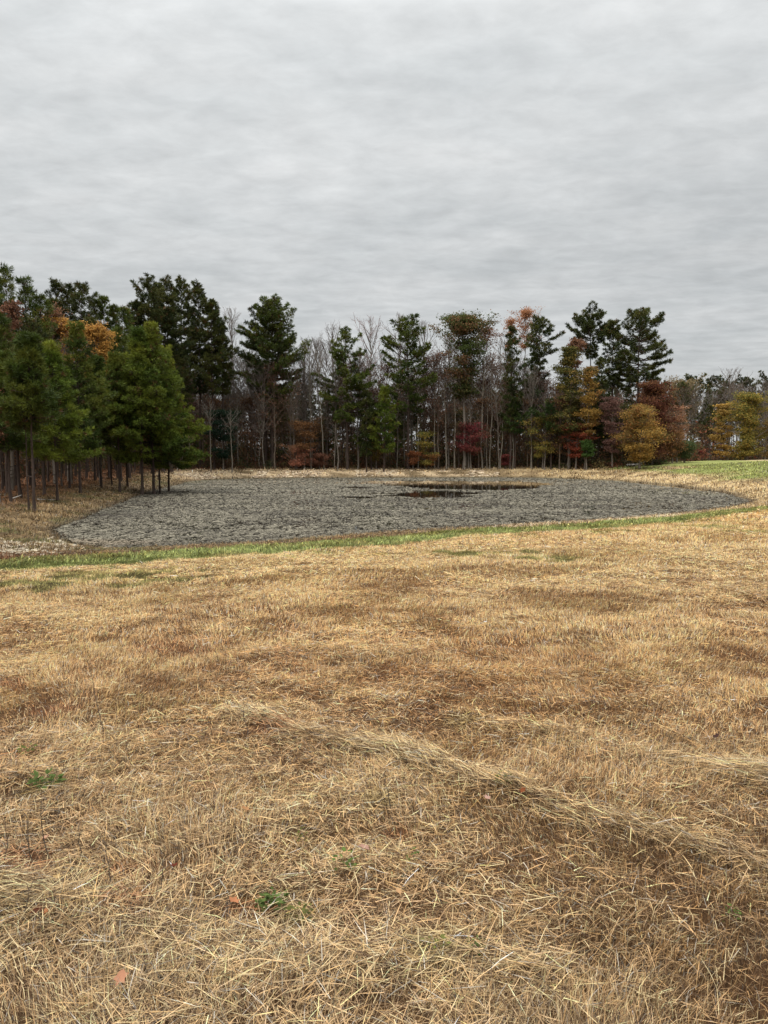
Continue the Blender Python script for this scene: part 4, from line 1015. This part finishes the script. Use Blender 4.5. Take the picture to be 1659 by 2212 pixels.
# fallen leaves on the field
def leaf_mesh(seed, s):
    r = np.random.default_rng(seed); n = 11; th = np.linspace(0, 2*math.pi, n, endpoint=False)
    rad = s*(1 + .35*np.cos(5*th+.3) + r.normal(0, .08, n)); V = [(0, 0, .004)]
    for a, q in zip(th, rad): V.append((q*math.cos(a), q*math.sin(a)*.75, .01 + .35*q*abs(math.sin(a*.5+seed))*r.uniform(.3, 1)))
    V = np.array(V); k = np.arange(n); F = np.stack([np.zeros(n, int), 1+k, 1+(k+1) % n], 1); return V, F
leafs = [(530,1782,.032,(.42,.22,.10),'tan curled leaf standing on edge near the middle left'),(1052,1747,.035,(.40,.24,.19),'pinkish dead leaf beside the green weeds on the hay swath'),(785,1862,.035,(.42,.25,.19),'pinkish brown leaf lying above the broad green weed'),
  (100,1850,.03,(.50,.28,.18),'peach coloured leaf caught on stubble at the left'),(125,1944,.03,(.45,.30,.13),'yellow brown narrow leaf at the lower left'),(375,1898,.035,(.12,.03,.015),'small dark maroon leaf left of centre'),
  (80,1998,.03,(.14,.04,.02),'dark red brown leaf at the lower left'),(103,2036,.028,(.42,.18,.08),'orange brown leaf near the bottom left corner'),(1547,1613,.04,(.05,.025,.02),'nearly black curled leaf in the right stubble'),
  (97,1517,.05,(.55,.35,.18),'pale orange leaf on the red clay patch'),(262,2180,.04,(.45,.22,.13),'pinkish orange leaf at the bottom edge'),(1048,1354,.028,(.6,.58,.55),'white scrap lying in the middle distance'),
  (1130,1756,.03,(.25,.08,.03),'rust coloured leaf right of the green weeds on the swath'),(1010,1932,.03,(.45,.27,.12),'small tan leaf right of centre'),(860,1965,.03,(.40,.24,.12),'light brown leaf low in the centre'),(505,1993,.035,(.40,.17,.08),'orange leaf left of the clover patch')]
for i, (u, v, s_, c_, lb) in enumerate(leafs):
    x, y = ground_hit(u, v); V, F = leaf_mesh(i, s_*.6)
    o = mesh_obj('fallen_leaf' if 'scrap' not in lb else 'paper_scrap', V, [F], M_leaf, cols=np.tile(np.array(c_), (len(F), 1)))
    o.location = (x, y, HZ(x, y) + .04); o.rotation_euler = (.3*math.sin(i*3), .3*math.cos(i*5), i*1.7); tag(o, lb, 'leaf' if 'scrap' not in lb else 'scrap', 'fallen leaves on the field' if 'scrap' not in lb else None)
# dark dry weed stalks
stalks = [(75,1895,.26,'tall dark dry stalk left of the others at the lower left'),(113,1880,.30,'tallest dark dry stalk at the lower left'),(15,1885,.2,'dark dry stalk at the left edge over red clay'),(180,1870,.18,'dark dry stalk under the peach coloured leaf'),
          (245,1935,.2,'dark dry stalk right of the peach coloured leaf'),(52,2035,.2,'dark dry stalk near the bottom left corner'),(228,1600,.45,'thin dark stalk rising on the left of the field'),(536,1612,.3,'thin dark stalk beside the hay swath'),
          (486,2015,.15,'short dark stalk among the heaped hay'),(850,1760,.2,'thin stalk in the middle of the near field'),(345,1940,.2,'dark stalk at the shaded hollow left of centre'),(1298,1300,.5,'thin stalk sticking up in the far field')]
for i, (u, v, h, lb) in enumerate(stalks):
    r = np.random.default_rng(300+i); x, y = ground_hit(u, v); segs = []; p = np.array([0, 0, -.02]); d = np.array([r.normal(0, .12), r.normal(0, .1), 1.])
    for k in range(5):
        q = p + unit(d + r.normal(0, .12, 3))*h/5; segs.append((*p, *q, .0028*(1-.12*k), .0028*(1-.12*(k+1))))
        if k > 1: segs.append((*q, *(q + unit(d + r.normal(0, .8, 3))*h*.14), .0014, .0008))
        p = q
    V, F = tubes(segs, 5); o = mesh_obj('dry_stalk', V, [F], M_dark); o.location = (x, y, HZ(x, y)); tag(o, lb, 'dry stalk', 'dry weed stalks in the field')
# green weeds
weeds_ = [(590,1992,.075,'clover patch, yellow green, left of the heaped hay',26),(648,2008,.06,'lighter clover sprig right of the clover patch',14),(745,1888,.065,'broad leaved grey green weed in the centre',9),(655,1845,.04,'small green weed left of the broad leaved weed',8),
          (100,1708,.10,'bright green tuft at the left below the red clay',22),(940,2085,.06,'small green sprout low in the centre',12),(1030,2105,.04,'tiny green sprout low, right of centre',14),(1085,1732,.06,'green weed growing on the hay swath',14),(1580,2010,.04,'small green weed at the lower right',9),(60,1645,.07,'flat green weed over red clay at the left',16),(890,1880,.035,'tiny green weed right of the broad leaved weed',6)]
for i, (u, v, rr, lb, n) in enumerate(weeds_):
    r = np.random.default_rng(500+i); x, y = ground_hit(u, v); Vs = []; Cs = []
    a = r.uniform(0, 6.28, n*3); rr *= .8; q = rr*np.sqrt(r.random(n*3)); P = np.stack([q*np.cos(a), q*np.sin(a)*.8, r.uniform(.02, .075, n*3)], 1)
    ax = unit(np.stack([np.cos(a), np.sin(a), r.normal(.2, .3, n*3)], 1)); ay = unit(np.cross(ax, np.array([0, 0, 1.]) + r.normal(0, .3, (n*3, 3)))); S = rr*r.uniform(.12, .26, (n*3, 1))
    V = np.stack([P-ax*S, P-ay*S*.7, P+ax*S*1.1, P+ay*S*.7], 1).reshape(-1, 3)
    o = mesh_obj('weed_plant', V, [np.arange(len(V)).reshape(-1, 4)], M_leaf, cols=np.array([.085,.12,.03])*r.uniform(.6, 1.4, (n*3, 1))*np.array([1+.3*(i % 2), 1, 1])); o.location = (x, y, HZ(x, y)); tag(o, lb, 'weed', 'green weeds in the dry grass')
